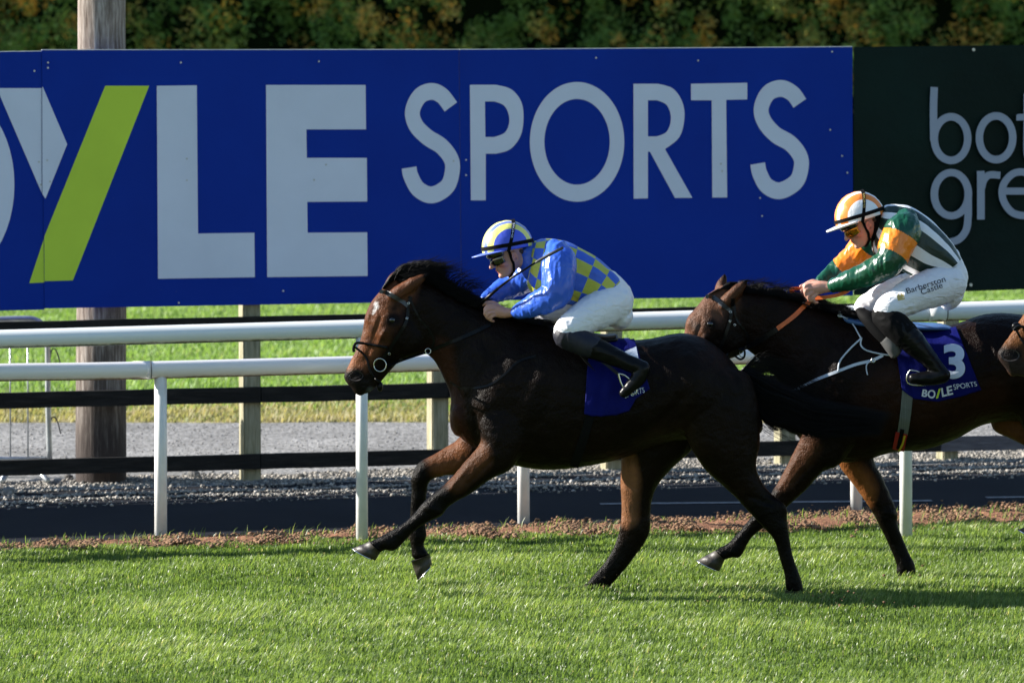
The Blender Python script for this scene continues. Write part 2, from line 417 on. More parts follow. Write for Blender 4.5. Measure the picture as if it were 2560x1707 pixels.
fence_y = lambda x: 31.45 + TF * (x + 1.87)
sheet('ground', [(-700, -60), (700, -60), (700, 900), (-700, 900)], -.02, M['field'])
band('turf', lambda x: 5, grass_edge, -.012, M['soil'], -30, 30)
band('verge_soil', lambda x: grass_edge(x) - .1, dirt_far, -.008, M['dirt'], -30, 30)
band('road', lambda x: dirt_far(x) - .05, road_far, -.004, M['asphalt'], -30, 30)
band('gravel_track', lambda x: road_far(x) - .05, lambda x: 35.7, 0.0, M['gravel'], -30, 30, wob=.15)
band('dry_verge', lambda x: 35.5, lambda x: 37.2, -.004, M['dryground'], -30, 30, wob=.3, seed=5)

# painted line on the road
pl = MB()
for (a, b) in (((1500, 1259), (2330, 1251)), ((2465, 1243), (2700, 1240))):
    p, q = G(*a), G(*b)
    d = (q - p).normalized(); nrm = Vector((-d.y, d.x, 0)) * .045
    pl.add([p - nrm, q - nrm, q + nrm, p + nrm], [(0, 1, 2, 3)])
for v in pl.v: v.z = .001
props(pl.build('road_marking', simple('worn_line_paint', (.16, .16, .17), .8, .5, 20)), kind='structure')

# grass blades
def blades(name, N, xr, yfun, mat, L=(.024, .058), wd=.0032, label=None, patch=1.2, lean=(.25, 0), dens=None):
    x = rng.uniform(xr[0], xr[1], N); t = rng.uniform(0, 1, N); y0, y1 = yfun(x); y = y0 + (y1 - y0) * t
    f = np.sin(x * 1.7 + np.sin(y * 1.3) * 2) * np.sin(y * 2.3 + np.sin(x * .9) * 2)
    f2 = np.sin(x * 6.1 + 3 * np.sin(y * 4.2)) * np.sin(y * 7.7 + 2 * np.sin(x * 5))
    l = rng.uniform(L[0], L[1], N) * (1 + .28 * f + .24 * f2)
    ang = rng.uniform(0, 2 * np.pi, N); a2 = rng.uniform(0, 2 * np.pi, N); tilt = np.abs(rng.normal(0, .45, N))
    dx = np.cos(a2) * tilt + lean[0] + .15 * f; dy = np.sin(a2) * tilt + lean[1]
    bx = np.cos(ang) * wd; by = np.sin(ang) * wd
    base = np.stack([x, y, np.full(N, -.012)], 1); side = np.stack([bx, by, np.zeros(N)], 1)
    mid = base + np.stack([dx * l * .35, dy * l * .35, l * .6], 1); tip = base + np.stack([dx * l, dy * l, l * (1 - .35 * np.minimum(tilt, 1))], 1)
    V = np.stack([base - side, base + side, mid + side * .8, mid - side * .8, tip], 1).reshape(-1, 3)
    i = np.arange(N) * 5
    me = bpy.data.meshes.new(name); me.vertices.add(N * 5); me.vertices.foreach_set('co', V.astype(np.float32).ravel())
    loops = np.stack([i, i + 1, i + 2, i + 3, i + 3, i + 2, i + 4], 1).ravel(); me.loops.add(N * 7); me.loops.foreach_set('vertex_index', loops.astype(np.int32))
    st = np.stack([np.arange(N) * 7, np.arange(N) * 7 + 4], 1).ravel(); me.polygons.add(N * 2); me.polygons.foreach_set('loop_start', st.astype(np.int32))
    me.polygons.foreach_set('use_smooth', np.ones(N * 2, bool)); me.update(calc_edges=True)
    r = np.clip(.44 + .20 * f + .15 * f2 + rng.normal(0, .17, N), 0, .98); r[rng.uniform(0, 1, N) < .012] = 1
    set_f(me, 'rnd', np.repeat(r, 5))
    return props(link(name, me, mat), label, 'grass', None, 'stuff')
blades('turf_grass', 440000, (-4.2, 4.4), lambda x: (np.full_like(x, 21.0), 27.58 + .215 * (x + 3.25) + .05 * np.sin(x * 9) + .04 * np.sin(x * 23)), M['blade'], label='short bright green racecourse turf in the foreground')
blades('verge_grass', 900, (-4, 4), lambda x: (27.5 + .215 * (x + 3.25), 27.95 + .25 * (x + 3.25)), M['blade'], L=(.05, .1), label='sparse green tufts poking through the brown soil strip')
blades('meadow_grass', 150000, (-9, 9), lambda x: (np.full_like(x, 36.7), np.full_like(x, 56)), M['field_blade'], L=(.025, .065), wd=.008, label='blurred green meadow grass beyond the gravel track')
blades('dry_grass', 26000, (-7, 7), lambda x: (np.full_like(x, 35.7), np.full_like(x, 37.6)), M['dry_blade'], L=(.02, .07), wd=.008, label='yellowed dry grass along the gravel track edge')

def scatter(name, N, xf, mat, r0, r1, flat, label, cat, zf=None):
    bm = bmesh.new(); bmesh.ops.create_icosphere(bm, subdivisions=1, radius=1); bv = np.array([v.co[:] for v in bm.verts]); bf = np.array([[v.index for v in f.verts] for f in bm.faces]); bm.free()
    x, y = xf(N); k = len(bv); V = bv[None] * (1 + rng.uniform(-.38, .38, (N, k, 1)))
    s = r0 * (r1 / r0) ** (rng.uniform(0, 1, N) ** 2.2); V = V * s[:, None, None] * np.stack([rng.uniform(.8, 1.3, N), rng.uniform(.8, 1.3, N), rng.uniform(flat, 1, N)], 1)[:, None, :]
    a = rng.uniform(0, 6.28, N); c, sn = np.cos(a)[:, None], np.sin(a)[:, None]
    X = V[:, :, 0] * c - V[:, :, 1] * sn + x[:, None]; Yy = V[:, :, 0] * sn + V[:, :, 1] * c + y[:, None]
    z = (s * .35 if zf is None else zf(x, y) + s * .2); Z = V[:, :, 2] + z[:, None]
    P = np.stack([X, Yy, Z], 2).reshape(-1, 3); Fc = (bf[None] + (np.arange(N) * k)[:, None, None]).reshape(-1, 3)
    me = bpy.data.meshes.new(name); me.vertices.add(len(P)); me.vertices.foreach_set('co', P.astype(np.float32).ravel())
    me.loops.add(len(Fc) * 3); me.loops.foreach_set('vertex_index', Fc.astype(np.int32).ravel()); me.polygons.add(len(Fc)); me.polygons.foreach_set('loop_start', (np.arange(len(Fc)) * 3).astype(np.int32))
    me.update(calc_edges=True); set_f(me, 'rnd', np.repeat(rng.uniform(0, 1, N), k))
    return props(link(name, me, mat), label, cat, None, 'stuff')
def gx(N):
    x = rng.uniform(-4.6, 4.8, N); k = rng.uniform(0, 1, N); fy0 = 31.45 + TF * (x + 1.87)
    wob = .07 * np.sin(x * 3.1) + .05 * np.sin(x * 7.3 + 1)
    d = np.where(k < .58, rng.uniform(-.5, .20, N) + wob, np.where(k < .76, .58 + rng.normal(0, .03, N) + wob * .6, np.where(k < .90, .84 + rng.normal(0, .03, N) + wob * .5, rng.uniform(.1, 1.3, N))))  # thin stone strips imitate sunlit gaps between the rail shadows
    return x, fy0 - d
scatter('loose_gravel', 34000, gx, M['stone'], .004, .016, .5, 'grey loose gravel banked along the foot of the fence', 'gravel')
def g2(N):
    x = rng.uniform(-5, 5, N); return x, rng.uniform(32, 35.6, N)
scatter('track_gravel', 5000, g2, M['gravel'], .004, .010, .5, 'pale fine gravel of the track beyond the fence', 'gravel')
def g3(N):
    x = rng.uniform(-4.6, 4.8, N); t = rng.normal(.5, .27, N); a = 27.5 + .215 * (x + 3.25); b = 27.82 + .305 * (x + 3.25)
    return x, a + (b - a) * t
def zc(x, y):
    return np.maximum(0, .010 + .012 * np.sin(x * 9 + y * 3) + .008 * np.sin(x * 23))
scatter('soil_clods', 32000, g3, M['clod'], .004, .018, .5, 'reddish brown soil clods between turf and road', 'soil', zc)
def g4(N):
    c = [G(1480, 1480), G(1990, 1500), G(2268, 1452), G(1750, 1500), G(2080, 1520)]; k = rng.integers(0, len(c), N)
    return np.array([c[i].x for i in k]) + rng.normal(.12, .13, N), np.array([c[i].y for i in k]) + rng.normal(0, .10, N)
scatter('turf_crumbs', 150, g4, M['clod'], .003, .010, .5, 'dark soil crumbs kicked out of the turf round the planted hooves', 'soil', lambda x, y: .012 + rng.uniform(0, 1, len(x)) ** 3 * .12)
# strip of scuffed soil with relief
def strip():
    V = []; Fc = []; nx, ny = 500, 10
    for i in range(nx + 1):
        x = -5 + 10 * i / nx
        for j in range(ny + 1):
            t = j / ny; y = grass_edge(x) - .08 + (dirt_far(x) - grass_edge(x) + .12) * t
            V.append((x, y, -.006 + .034 * math.sin(math.pi * t) * (.6 + .7 * mnoise.fractal(Vector((x * 6, y * 6, 0)), 1, 2, 4))))
    for i in range(nx):
        for j in range(ny):
            a = i * (ny + 1) + j; Fc.append((a, a + ny + 1, a + ny + 2, a + 1))
    props(link('soil_ridge', mesh_np('soil_ridge', V, Fc), M['dirt']), kind='structure')
strip()

# some big stones that can be told apart
for (px, py, r, lab) in ((1265 * 0 + 485, 1193, .05, 'pale angular stone between the pole and the wooden post'), (750, 1196, .035, 'dark half brick lying right of the squared fence post'), (18, 1235, .05, 'brown rounded stone at the far left edge below the barrier'),
                         (172, 1197, .032, 'small pale stone at the left foot of the wooden pole'), (2230, 1148, .06, 'pale block stone just left of the tall near white post')):
    mb = MB(); mb.ell((0, 0, 0), (r, r * .8, r * .7), nu=9, nv=6)
    for v in mb.v: v += v.normalized() * r * .25 * mnoise.noise(v / r * 1.3 + Vector((px, 0, 0)))
    o = mb.build('stone', M['gravel'] if r > .04 else M['stone']); g = G(px, py); o.location = g + Vector((0, 0, r * .4)); props(o, lab, 'stone', 'larger stones lying by the fence')

# hedge far behind
def hedge():
    root = thing('hedge', 'dense dark green gorse hedge with orange autumn patches above the boards', 'hedge')
    # core wall
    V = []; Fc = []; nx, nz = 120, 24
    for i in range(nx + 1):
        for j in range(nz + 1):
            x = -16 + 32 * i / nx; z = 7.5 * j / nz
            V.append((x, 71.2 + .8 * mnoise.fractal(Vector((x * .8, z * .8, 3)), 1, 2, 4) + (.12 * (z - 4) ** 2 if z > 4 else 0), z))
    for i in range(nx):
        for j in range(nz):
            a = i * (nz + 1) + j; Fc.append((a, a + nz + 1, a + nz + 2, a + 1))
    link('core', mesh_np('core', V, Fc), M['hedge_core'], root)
    # twig clumps
    nC = 2000; P = []; R = []
    cx = rng.uniform(-14, 14, nC); cz = rng.uniform(1.5, 6.5, nC); cy = np.array([70.6 + .9 * mnoise.fractal(Vector((a * .8, b * .8, 3)), 1, 2, 4) for a, b in zip(cx, cz)]) + rng.uniform(-.35, .3, nC)
    cr = rng.uniform(.13, .36, nC)
    hue = np.array([mnoise.fractal(Vector((a * .55, b * .35, 8)), 1, 2, 3) for a, b in zip(cx, cz)])
    col = np.clip(.36 + hue * .45 + rng.normal(0, .13, nC), .02, .75); org = (rng.uniform(0, 1, nC) < .19 + .5 * np.clip(hue, 0, 1)); col[org] = rng.uniform(.76, 1, org.sum())
    per = 70; N = nC * per
    d = rng.normal(0, 1, (N, 3)); d /= np.linalg.norm(d, axis=1)[:, None]; rr = rng.uniform(.55, 1.1, N)[:, None]
    C = np.repeat(np.stack([cx, cy, cz], 1), per, 0); c = C + d * rr * np.repeat(cr, per)[:, None] * np.array([1, .8, 1.15])
    sz = rng.uniform(.025, .055, N)[:, None]; a = rng.normal(0, 1, (N, 3)); b = rng.normal(0, 1, (N, 3)); a /= np.linalg.norm(a, axis=1)[:, None]; b /= np.linalg.norm(b, axis=1)[:, None]
    V = np.stack([c - a * sz, c + b * sz, c + a * sz * 1.2], 1).reshape(-1, 3)
    me = bpy.data.meshes.new('foliage'); me.vertices.add(N * 3); me.vertices.foreach_set('co', V.astype(np.float32).ravel()); me.loops.add(N * 3); me.loops.foreach_set('vertex_index', np.arange(N * 3, dtype=np.int32))
    me.polygons.add(N); me.polygons.foreach_set('loop_start', np.arange(N, dtype=np.int32) * 3); me.update(calc_edges=True)
    set_f(me, 'rnd', np.repeat(np.clip(np.repeat(col, per) + rng.normal(0, .05, N), 0, 1), 3))
    o = link('foliage', me, M['leaf'], root); o['kind'] = 'stuff'
hedge()

# ------------------------------------------------------------------ advertising boards
def plate(name, corners_px, mat, parent, off=.02, th=.02):
    P = [FP(x, y, off) for x, y in corners_px]; Q = [p - FN * th for p in P]
    n = len(P); mb = MB(); mb.add(P + Q, [tuple(range(n))[::-1], tuple(range(n, 2 * n))] + [(i, (i + 1) % n, n + (i + 1) % n, n + i) for i in range(n)])
    o = mb.build(name, mat, parent); 
    bm = bmesh.new(); bm.from_mesh(o.data); bmesh.ops.recalc_face_normals(bm, faces=bm.faces); bm.to_mesh(o.data); bm.free()
    return o
def fill2d(loops):
    cu = bpy.data.curves.new('c', 'CURVE'); cu.dimensions = '2D'; cu.fill_mode = 'BOTH'
    for L in loops:
        sp = cu.splines.new('POLY'); sp.points.add(len(L) - 1)
        for i, p in enumerate(L): sp.points[i].co = (p[0] / 100, -p[1] / 100, 0, 1)
        sp.use_cyclic_u = True
    o = bpy.data.objects.new('c', cu); me = bpy.data.meshes.new_from_object(o); bpy.data.objects.remove(o)
    V = [(v.co.x * 100, -v.co.y * 100) for v in me.vertices]; Fc = [tuple(p.vertices) for p in me.polygons]
    bpy.data.meshes.remove(me); return V, Fc
def letter_on_board(loops, mat, parent, off=.024, name='letter'):
    V, Fc = fill2d(loops)
    return link(name, mesh_np(name, [FP(x, y, off) for x, y in V], Fc, False), mat, parent)
def stroke(P, wd, caps=None, n=8):
    C = crom(P, n); L = []; R = []
    for i, p in enumerate(C):
        d = C[min(i + 1, len(C) - 1)] - C[max(i - 1, 0)]; d = d / np.linalg.norm(d); nn = np.array([-d[1], d[0]])
        wv = wd if not hasattr(wd, '__len__') else math.hypot(wd[0] * nn[0], wd[1] * nn[1])
        L.append(p + nn * wv / 2); R.append(p - nn * wv / 2)
    return [L + R[::-1]]
def ell2(cx, cy, rx, ry, n=48): return [(cx + rx * math.cos(2 * math.pi * i / n), cy + ry * math.sin(2 * math.pi * i / n)) for i in range(n)]
bd = thing('advertising_board', 'long blue advertising hoarding with big white and lime lettering', 'board')
plate('panel', [(-3400, 175), (104, 129), (111, 774), (-3400, 860)], M['board'], bd, .012)
plate('panel', [(104.6, 126), (1147, 125), (1153, 753), (111.6, 771)], M['board'], bd, .02)
plate('panel', [(1148.4, 125), (2131, 118), (2133, 739), (1154.4, 752)], M['board'], bd, .02)
cm = lambda x, y: (960 + x * .5017, 180 + y * .5017)
LET = M['letter']
O1 = ell2(-112, 462, 148, 226); O2 = ell2(-112, 462, 72, 140)
letter_on_board([O1, O2], LET, bd, .0165)
letter_on_board([[(-8, 221), (104, 221), (104.5, 483), (-4, 231)]], LET, bd, .0165)
letter_on_board([[(105.5, 218), (107, 218), (168, 361), (113.5, 497), (106, 485)]], LET, bd)
# lime slash, split where it crosses the joint between the two left panels
letter_on_board([[(263, 215), (373, 215), (182, 701), (111.5, 703), (110.6, 592)]], M['slash'], bd)
letter_on_board([[(110, 596), (110.9, 706), (73, 708)]], M['slash'], bd, .0165)
letter_on_board([[(392, 215), (492, 214), (495, 584), (636, 582), (637, 693), (395, 697)]], LET, bd)
letter_on_board([[(665, 213), (914, 213), (915, 324), (766, 324), (767, 395), (917, 395), (918, 504), (768, 505), (769, 582), (918, 581), (919, 690), (668, 693)]], LET, bd)
letter_on_board(stroke([cm(*p) for p in [(333, 175), (290, 120), (237, 98), (178, 122), (142, 195), (158, 265), (215, 325), (285, 370), (332, 430), (341, 490), (315, 570), (240, 613), (172, 585), (134, 520), (125, 477)]], (37, 42)), LET, bd)
P_out = [cm(428, 65)] + [cm(*p) for p in [(560, 65)]] + [tuple(q) for q in crom([cm(*p) for p in [(560, 65), (635, 88), (684, 150), (695, 235), (680, 320), (630, 385), (560, 408)]], 5)][1:] + [cm(507, 408), cm(507, 640), cm(433, 640)]
P_in = [cm(503, 148)] + [tuple(q) for q in crom([cm(*p) for p in [(550, 148), (602, 172), (625, 237), (605, 300), (550, 325)]], 5)] + [cm(505, 325)]
letter_on_board([P_out, P_in], LET, bd)
letter_on_board([ell2(*cm(962, 349), 118, 149.5, 72), ell2(*cm(962, 349), 81.8, 107, 72)], LET, bd)
R_out = [cm(1243, 60)] + [tuple(q) for q in crom([cm(*p) for p in [(1365, 60), (1440, 84), (1486, 150), (1497, 230), (1472, 325), (1400, 385)]], 5)] + [cm(1537, 628), cm(1450, 628), cm(1325, 398), cm(1315, 398), cm(1315, 630), cm(1244, 632)]
R_in = [cm(1315, 142)] + [tuple(q) for q in crom([cm(*p) for p in [(1360, 142), (1410, 167), (1430, 232), (1410, 297), (1360, 322)]], 5)] + [cm(1315, 322)]
letter_on_board([R_out, R_in], LET, bd)
letter_on_board([[cm(1530, 60), cm(1810, 55), cm(1810, 138), cm(1705, 140), cm(1710, 626), cm(1636, 626), cm(1633, 142), cm(1530, 142)]], LET, bd)
letter_on_board(stroke([cm(*p) for p in [(2072, 157), (2035, 108), (1978, 83), (1915, 107), (1880, 180), (1895, 248), (1950, 312), (2022, 355), (2068, 410), (2080, 465), (2055, 545), (1975, 592), (1908, 568), (1872, 505), (1862, 457)]], (37, 42)), LET, bd)
for (x0, y0, x1, y1, o_) in ((-3400, 175, 104, 129, .012), (104.6, 126, 1147, 125, .02), (1148.4, 125, 2131, 118, .02)):
    plate('sunlit_edge', [(x0, y0 - 1.6), (x1, y1 - 1.6), (x1, y1), (x0, y0)], M['post_dirty'], bd, o_ + .001, .018)  # white strip added so the panel tops look sunlit
# screw heads
screws = MB()
for (x, y) in [(86, 178), (120, 170), (120, 157), (452, 157), (797, 154), (1490, 145), (1745, 152), (2080, 130), (97, 405), (118, 401), (102, 462), (125, 454), (467, 397), (467, 451), (447, 757), (785, 450), (815, 412), (1134, 403), (1165, 400), (1165, 438), (708, 727), (1410, 745), (1800, 735), (2075, 325), (2105, 390), (1900, 495), (1905, 540), (1802, 410), (1805, 428), (2118, 432)]:
    c = FP(x, y, .027 if x > 111 else .018); screws.tube([c, c + FN * .004], .007, 8)
screws.build('screw_heads', M['galv'], bd)['kind'] = 'stuff'

bn = thing('banner', 'dark green fabric banner with pale rounded lettering right of the blue hoarding', 'banner')
def banner():
    V = []; Fc = []; nx, ny = 60, 30
    for i in range(nx + 1):
        for j in range(ny + 1):
            u, v = i / nx, j / ny
            x = 2134.5 + 720 * u; yt = 118 - 8 * u; yb = 738 - 25 * u; y = yt + (yb - yt) * v
            sag = .018 * math.sin((u * 5 + v * 3.2)) * math.exp(-((u * 1.6 - v * .9) ** 2) * 2) + .010 * mnoise.noise(Vector((u * 5, v * 3, 1)))
            V.append(FP(x, y, .012 + sag * math.sin(math.pi * v)))
    for i in range(nx):
        for j in range(ny):
            a = i * (ny + 1) + j; Fc.append((a, a + 1, a + ny + 2, a + ny + 1))
    return link('fabric', mesh_np('fabric', V, Fc), M['banner'], bn)
bf = banner()
cb = lambda x, y: (2100 + x / 2.45, 100 + y / 2.45)
BLm = M['banner_letter']
letter_on_board([ell2(*cb(680, 605), 51, 64), ell2(*cb(680, 605), 32.5, 45)], BLm, bn, .040)
letter_on_board(stroke([cb(577, 290), cb(573, 400), cb(573, 500), cb(575, 620)], 18.5), BLm, bn, .042)
letter_on_board([ell2(*cb(956, 600), 51, 64), ell2(*cb(956, 600), 32.5, 45)], BLm, bn, .040)
letter_on_board(stroke([cb(1148, 330), cb(1147, 500), cb(1148, 700), cb(1185, 745)], 18.5), BLm, bn, .040)
letter_on_board([[cb(1080, 462), cb(1090, 455), cb(1240, 450), cb(1240, 490), cb(1080, 495)]], BLm, bn, .042)
letter_on_board([ell2(*cb(682, 945), 52, 63), ell2(*cb(682, 945), 33, 45)], BLm, bn, .040)
letter_on_board(stroke([cb(785, 940), cb(784, 1090), cb(770, 1170), cb(720, 1225), cb(640, 1238), cb(580, 1205)], 18.5), BLm, bn, .042)
letter_on_board(stroke([cb(862, 803), cb(863, 900), cb(863, 1100)], 19), BLm, bn, .040)
letter_on_board(stroke([cb(868, 905), cb(880, 860), cb(915, 828), cb(982, 830)], 18), BLm, bn, .042)
letter_on_board(stroke([cb(1225, 1040), cb(1160, 1075), cb(1060, 1060), cb(1000, 980), cb(1000, 890), cb(1060, 820), cb(1140, 815), cb(1200, 880), cb(1215, 930)], 18), BLm, bn, .040)
letter_on_board([[cb(1005, 905), cb(1225, 905), cb(1225, 948), cb(1005, 948)]], BLm, bn, .042)
ey = MB()
for (x, y) in ((2434, 125), (2427, 712), (2700, 120)):
    c = FP(x, y, .035); ey.tube([c, c + FN * .005], .012, 10)
ey.build('eyelets', M['galv'], bn)['kind'] = 'stuff'

# ------------------------------------------------------------------ wooden pole and post-and-rail fence
def pole():
    c = G(246, 1210); mb = MB(); c.y = fence_y(c.x) + .30
    n = 28; rings = []
    zs = [-.15, .05, .3, .8, 1.2, 2, 3, 3.6, 4.2, 5.5]
    for z in zs:
        r = .183 - .004 * z; cx = c.x + .009 * z
        rings.append([Vector((cx + (r + .006 * mnoise.noise(Vector((k, z, 0)))) * math.cos(2 * math.pi * k / n), c.y + r * math.sin(2 * math.pi * k / n), z)) for k in range(n)])
    V = [p for r in rings for p in r]; Fc = [(i * n + k, i * n + (k + 1) % n, (i + 1) * n + (k + 1) % n, (i + 1) * n + k) for i in range(len(zs) - 1) for k in range(n)]
    Fc.append(tuple((len(zs) - 1) * n + k for k in range(n)))
    mb.add(V, Fc); o = mb.build('wooden_pole', M['pole'], None, True)
    props(o, 'thick round weathered wooden pole rising behind the left end of the blue hoarding', 'pole')
pole()
fe = thing('rail_fence', 'black three rail timber fence on pale squared posts behind the white running rails', 'fence')
ang = math.atan(TF)
for (px, wpx, top) in ((625, 60, 2.9), (1094, 60, 2.9), (1528, 52, 2.9), (1962, 56, 2.9), (2368, 60, 2.9), (158 - 450, 60, 2.9), (2790, 60, 2.9), (-760, 60, 2.9), (-1260, 60, 2.9), (-1760, 60, 2.9), (-2300, 60, 2.9), (-2850, 60, 2.9)):
    g = FP(px, 1180, -.055); x = g.x; y = g.y
    mb = MB(); mb.box((x, y + .02, (top - .3) / 2), .13, .12, top + .3, ang + .12)
    mb.build('post', M['post_wood'], fe, bevel=.008)
def frail(a, b, h, mat, off=.03):
    P = [FP(*a, off), FP(*b, off)]; mb = MB(); hh = h / 2 / 350
    p, q = P; V = []
    n = 14
    rg = []
    for i in range(n + 1):
        t = i / n; c = p.lerp(q, t); wv = .004 * mnoise.noise(Vector((c.x * 3, p.z * 9, 0)))
        rg.append([c + Vector((0, 0, hh + wv)), c + Vector((0, 0, -hh + wv)), c + Vector((0, 0, -hh + wv)) - FN * .04, c + Vector((0, 0, hh + wv)) - FN * .04])
    V = [v for r in rg for v in r]; Fc = [(i * 4 + k, (i + 1) * 4 + k, (i + 1) * 4 + (k + 1) % 4, i * 4 + (k + 1) % 4) for i in range(n) for k in range(4)]
    Fc += [(0, 1, 2, 3), (n * 4 + 3, n * 4 + 2, n * 4 + 1, n * 4)]
    o = mb.add(V, Fc).build('rail', mat, fe, False)
    bm = bmesh.new(); bm.from_mesh(o.data); bmesh.ops.recalc_face_normals(bm, faces=bm.faces); bm.to_mesh(o.data); bm.free(); return o
def fy(base, x): return base[0] + (base[1] - base[0]) * x / 2460
for base, h in (((818.5, 765), 26), ((1002, 945), 39), ((1170, 1108), 38)):
    xs = [-3200, -1760, -820, 653, 1124.5, 1535, 1975, 2352, 2700]
    if base[0] > 1100: xs = [-3200, -1760, -820, 652, 1535, 2352, 2800]
    elif base[0] > 900: xs = [-3200, -1760, -820, 653, 1121, 1975, 2800]
    else: xs = [-3200, -1760, -820, 1080, 1975, 2800]
    for i in range(len(xs) - 1):
        mat = M['rail_grey'] if (base[0] > 1100 and xs[i] > 2300) else M['rail_wood']
        o = frail((xs[i] + 1, fy(base, xs[i])), (xs[i + 1] - 1, fy(base, xs[i + 1])), h, mat)
        if mat is M['rail_grey']: o['label'] = 'grey unpainted rail'

# crowd barrier at left
cbm = thing('steel_barrier', 'galvanised steel crowd barrier standing at the left edge behind the fence', 'barrier')
YB = 31.75
tb = lambda pts, r, nm, m=M['galv']: MB().tube([W(x, y, YB) for x, y in pts], r, 10).build(nm, m, cbm, True)
tb([tuple(p) for p in crom([(-330, 800), (-60, 799), (60, 796), (92, 801), (112, 818), (119, 850), (120, 1000), (124, 1146)], 5)], .021, 'frame')
tb([(-330, 1147), (0, 1146), (124, 1146)], .014, 'bottom_bar')
for x in (-110, -66, -20, 25, 69): tb([(x, 800), (x + 1, 1146)], .006, 'upright_bar')
for y in (872, 1042): tb([tuple(p) for p in crom([(126, y + 22), (128, y + 5), (136, y), (144, y + 12), (152, y + 42)], 4)], .005, 'hook', M['wire'])
for a, b in (((80, 1190), (120, 1232)), ((32, 1190), (5, 1199))):
    p = W(*a, 31.65); q = W(*b, 31.2); p.z = .10; q.z = .03
    MB().tube([p, q], .020, 12).build('foot', M['galv'], cbm, True)

# ------------------------------------------------------------------ white running rails
GRP = 'white plastic running rails'
def running_rail(name, label, tops, posts, r, mat, joints, Yf):
    t = thing(name, label, 'railing')
    pts = [W(x, y, Y) for x, y, Y in tops]
    C = [Vector(p) for p in crom([list(p) for p in pts], 8)]
    MB().tube(C, r, 24).build('rail', mat, t, True)
    for (x, yt, yb, Y, rp) in posts:
        Yr = Yf(x); b = W(x, yb, Yr); top = W(x - .5, yt + 12, Yr); b.z = -.06
        MB().tube([b, b.lerp(top, .5), top], [rp * 1.02, rp, rp], 18).build('post', M['post_dirty'], t, True)
    for (x, y, Y) in joints:
        c = W(x, y, Y); d = (W(x + 20, y - .5, Y + .01) - c).normalized()
        MB().tube([c - d * .11, c + d * .0], r * 1.05, 24).build('joint_sleeve', mat, t, True)
        MB().tube([c + d * .001, c + d * .006], r * 1.065, 24).build('joint_gap', M['grey_rubber'], t, True)
    return t
YA = lambda x: 28.0 + (x - 905) * (.2 / 1360)
running_rail('running_rail', 'upper nearer white running rail, its posts set in the turf', [(x, y, YA(x)) for x, y in ((-3000, 925), (-420, 859), (0, 848), (850, 824), (1640, 802), (2557, 773), (2950, 760))],
             [(905, 822, 1362, 0, .038), (2265, 783, 1352, 0, .040), (-450, 858, 1375, 0, .038)], .0600, M['railA'], [(2362, 779.5, YA(2362))], YA)
# angled bracket near the right rail post (white clip)
sl = (29.7 - 28.3) / (2.32 + 2.26)
def YBf(x):
    # depth of rail B as a plane through its posts
    p0 = Vector((-2.26, 28.3, 0)); n = Vector((sl, -1, 0)).normalized(); r = ray(x, 920); tt = (p0 - CAMP).dot(n) / r.dot(n); return (CAMP + r * tt).y
running_rail('running_rail', 'lower farther white running rail with a sleeve joint, its posts set in the soil strip', [(x, y, YBf(x)) for x, y in ((-2600, 988), (-420, 940), (0, 931), (376, 925), (1307, 901), (2140, 884), (2950, 862))],
             [(402, 925, 1345, 0, .0405), (1309, 901, 1307, 0, .0405), (2141, 884, 1285, 0, .0405), (-560, 935, 1385, 0, .0405), (2900, 865, 1262, 0, .0405)], .0575, M['railB'], [(375, 925.2, YBf(375))], YBf)

# ================================================================== HORSES
class HB:
    """turns photo coordinates plus a sideways offset (metres, + = far side) into points on an animal"""
    def __init__(s, Y0, dx=0, dy=0, yaw=0.0, xr=0): s.Y0, s.dx, s.dy, s.yaw, s.xr = Y0, dx, dy, yaw, xr
    def P(s, x, y, lat=0.0):
        Y = s.Y0 + lat
        return W(x + s.dx, y + s.dy, Y)
    def loft(s, mb, st, n=20, refine=3, round_ends=True):
        """stations: (x1,y1,x2,y2,half_width,lat[,sq])"""
        st = [tuple(q) + ((0,) if len(q) == 5 else ()) for q in st]
        st = crom(st, refine); rings = []
        for q in st:
            a = s.P(q[0], q[1], q[5]); b = s.P(q[2], q[3], q[5]); c = (a + b) / 2; ax = (a - b) / 2; hw = q[4]
            rings.append((c, ax, hw))
        if round_ends:
            def ends(r0, r1):
                d = (r0[0] - r1[0]).normalized(); L = min(r0[1].length, r0[2]) * .8
                return [(r0[0] + d * L * math.sin(t), r0[1] * math.cos(t), r0[2] * math.cos(t)) for t in (1.45, 1.1, .7, .35)]
            rings = ends(rings[0], rings[1]) + rings + ends(rings[-1], rings[-2])[::-1]
        V = []; Fc = []
        for c, ax, hw in rings:
            for k in range(n):
                t = 2 * math.pi * k / n
                V.append(c + ax * math.cos(t) + Vector((0, hw * math.sin(t), 0)))
        m = len(rings)
        for i in range(m - 1):
            for k in range(n):
                k2 = (k + 1) % n; Fc.append((i * n + k, i * n + k2, (i + 1) * n + k2, (i + 1) * n + k))
        Fc.append(tuple(range(n))[::-1]); Fc.append(tuple((m - 1) * n + k for k in range(n)))
        return mb.add(V, Fc)

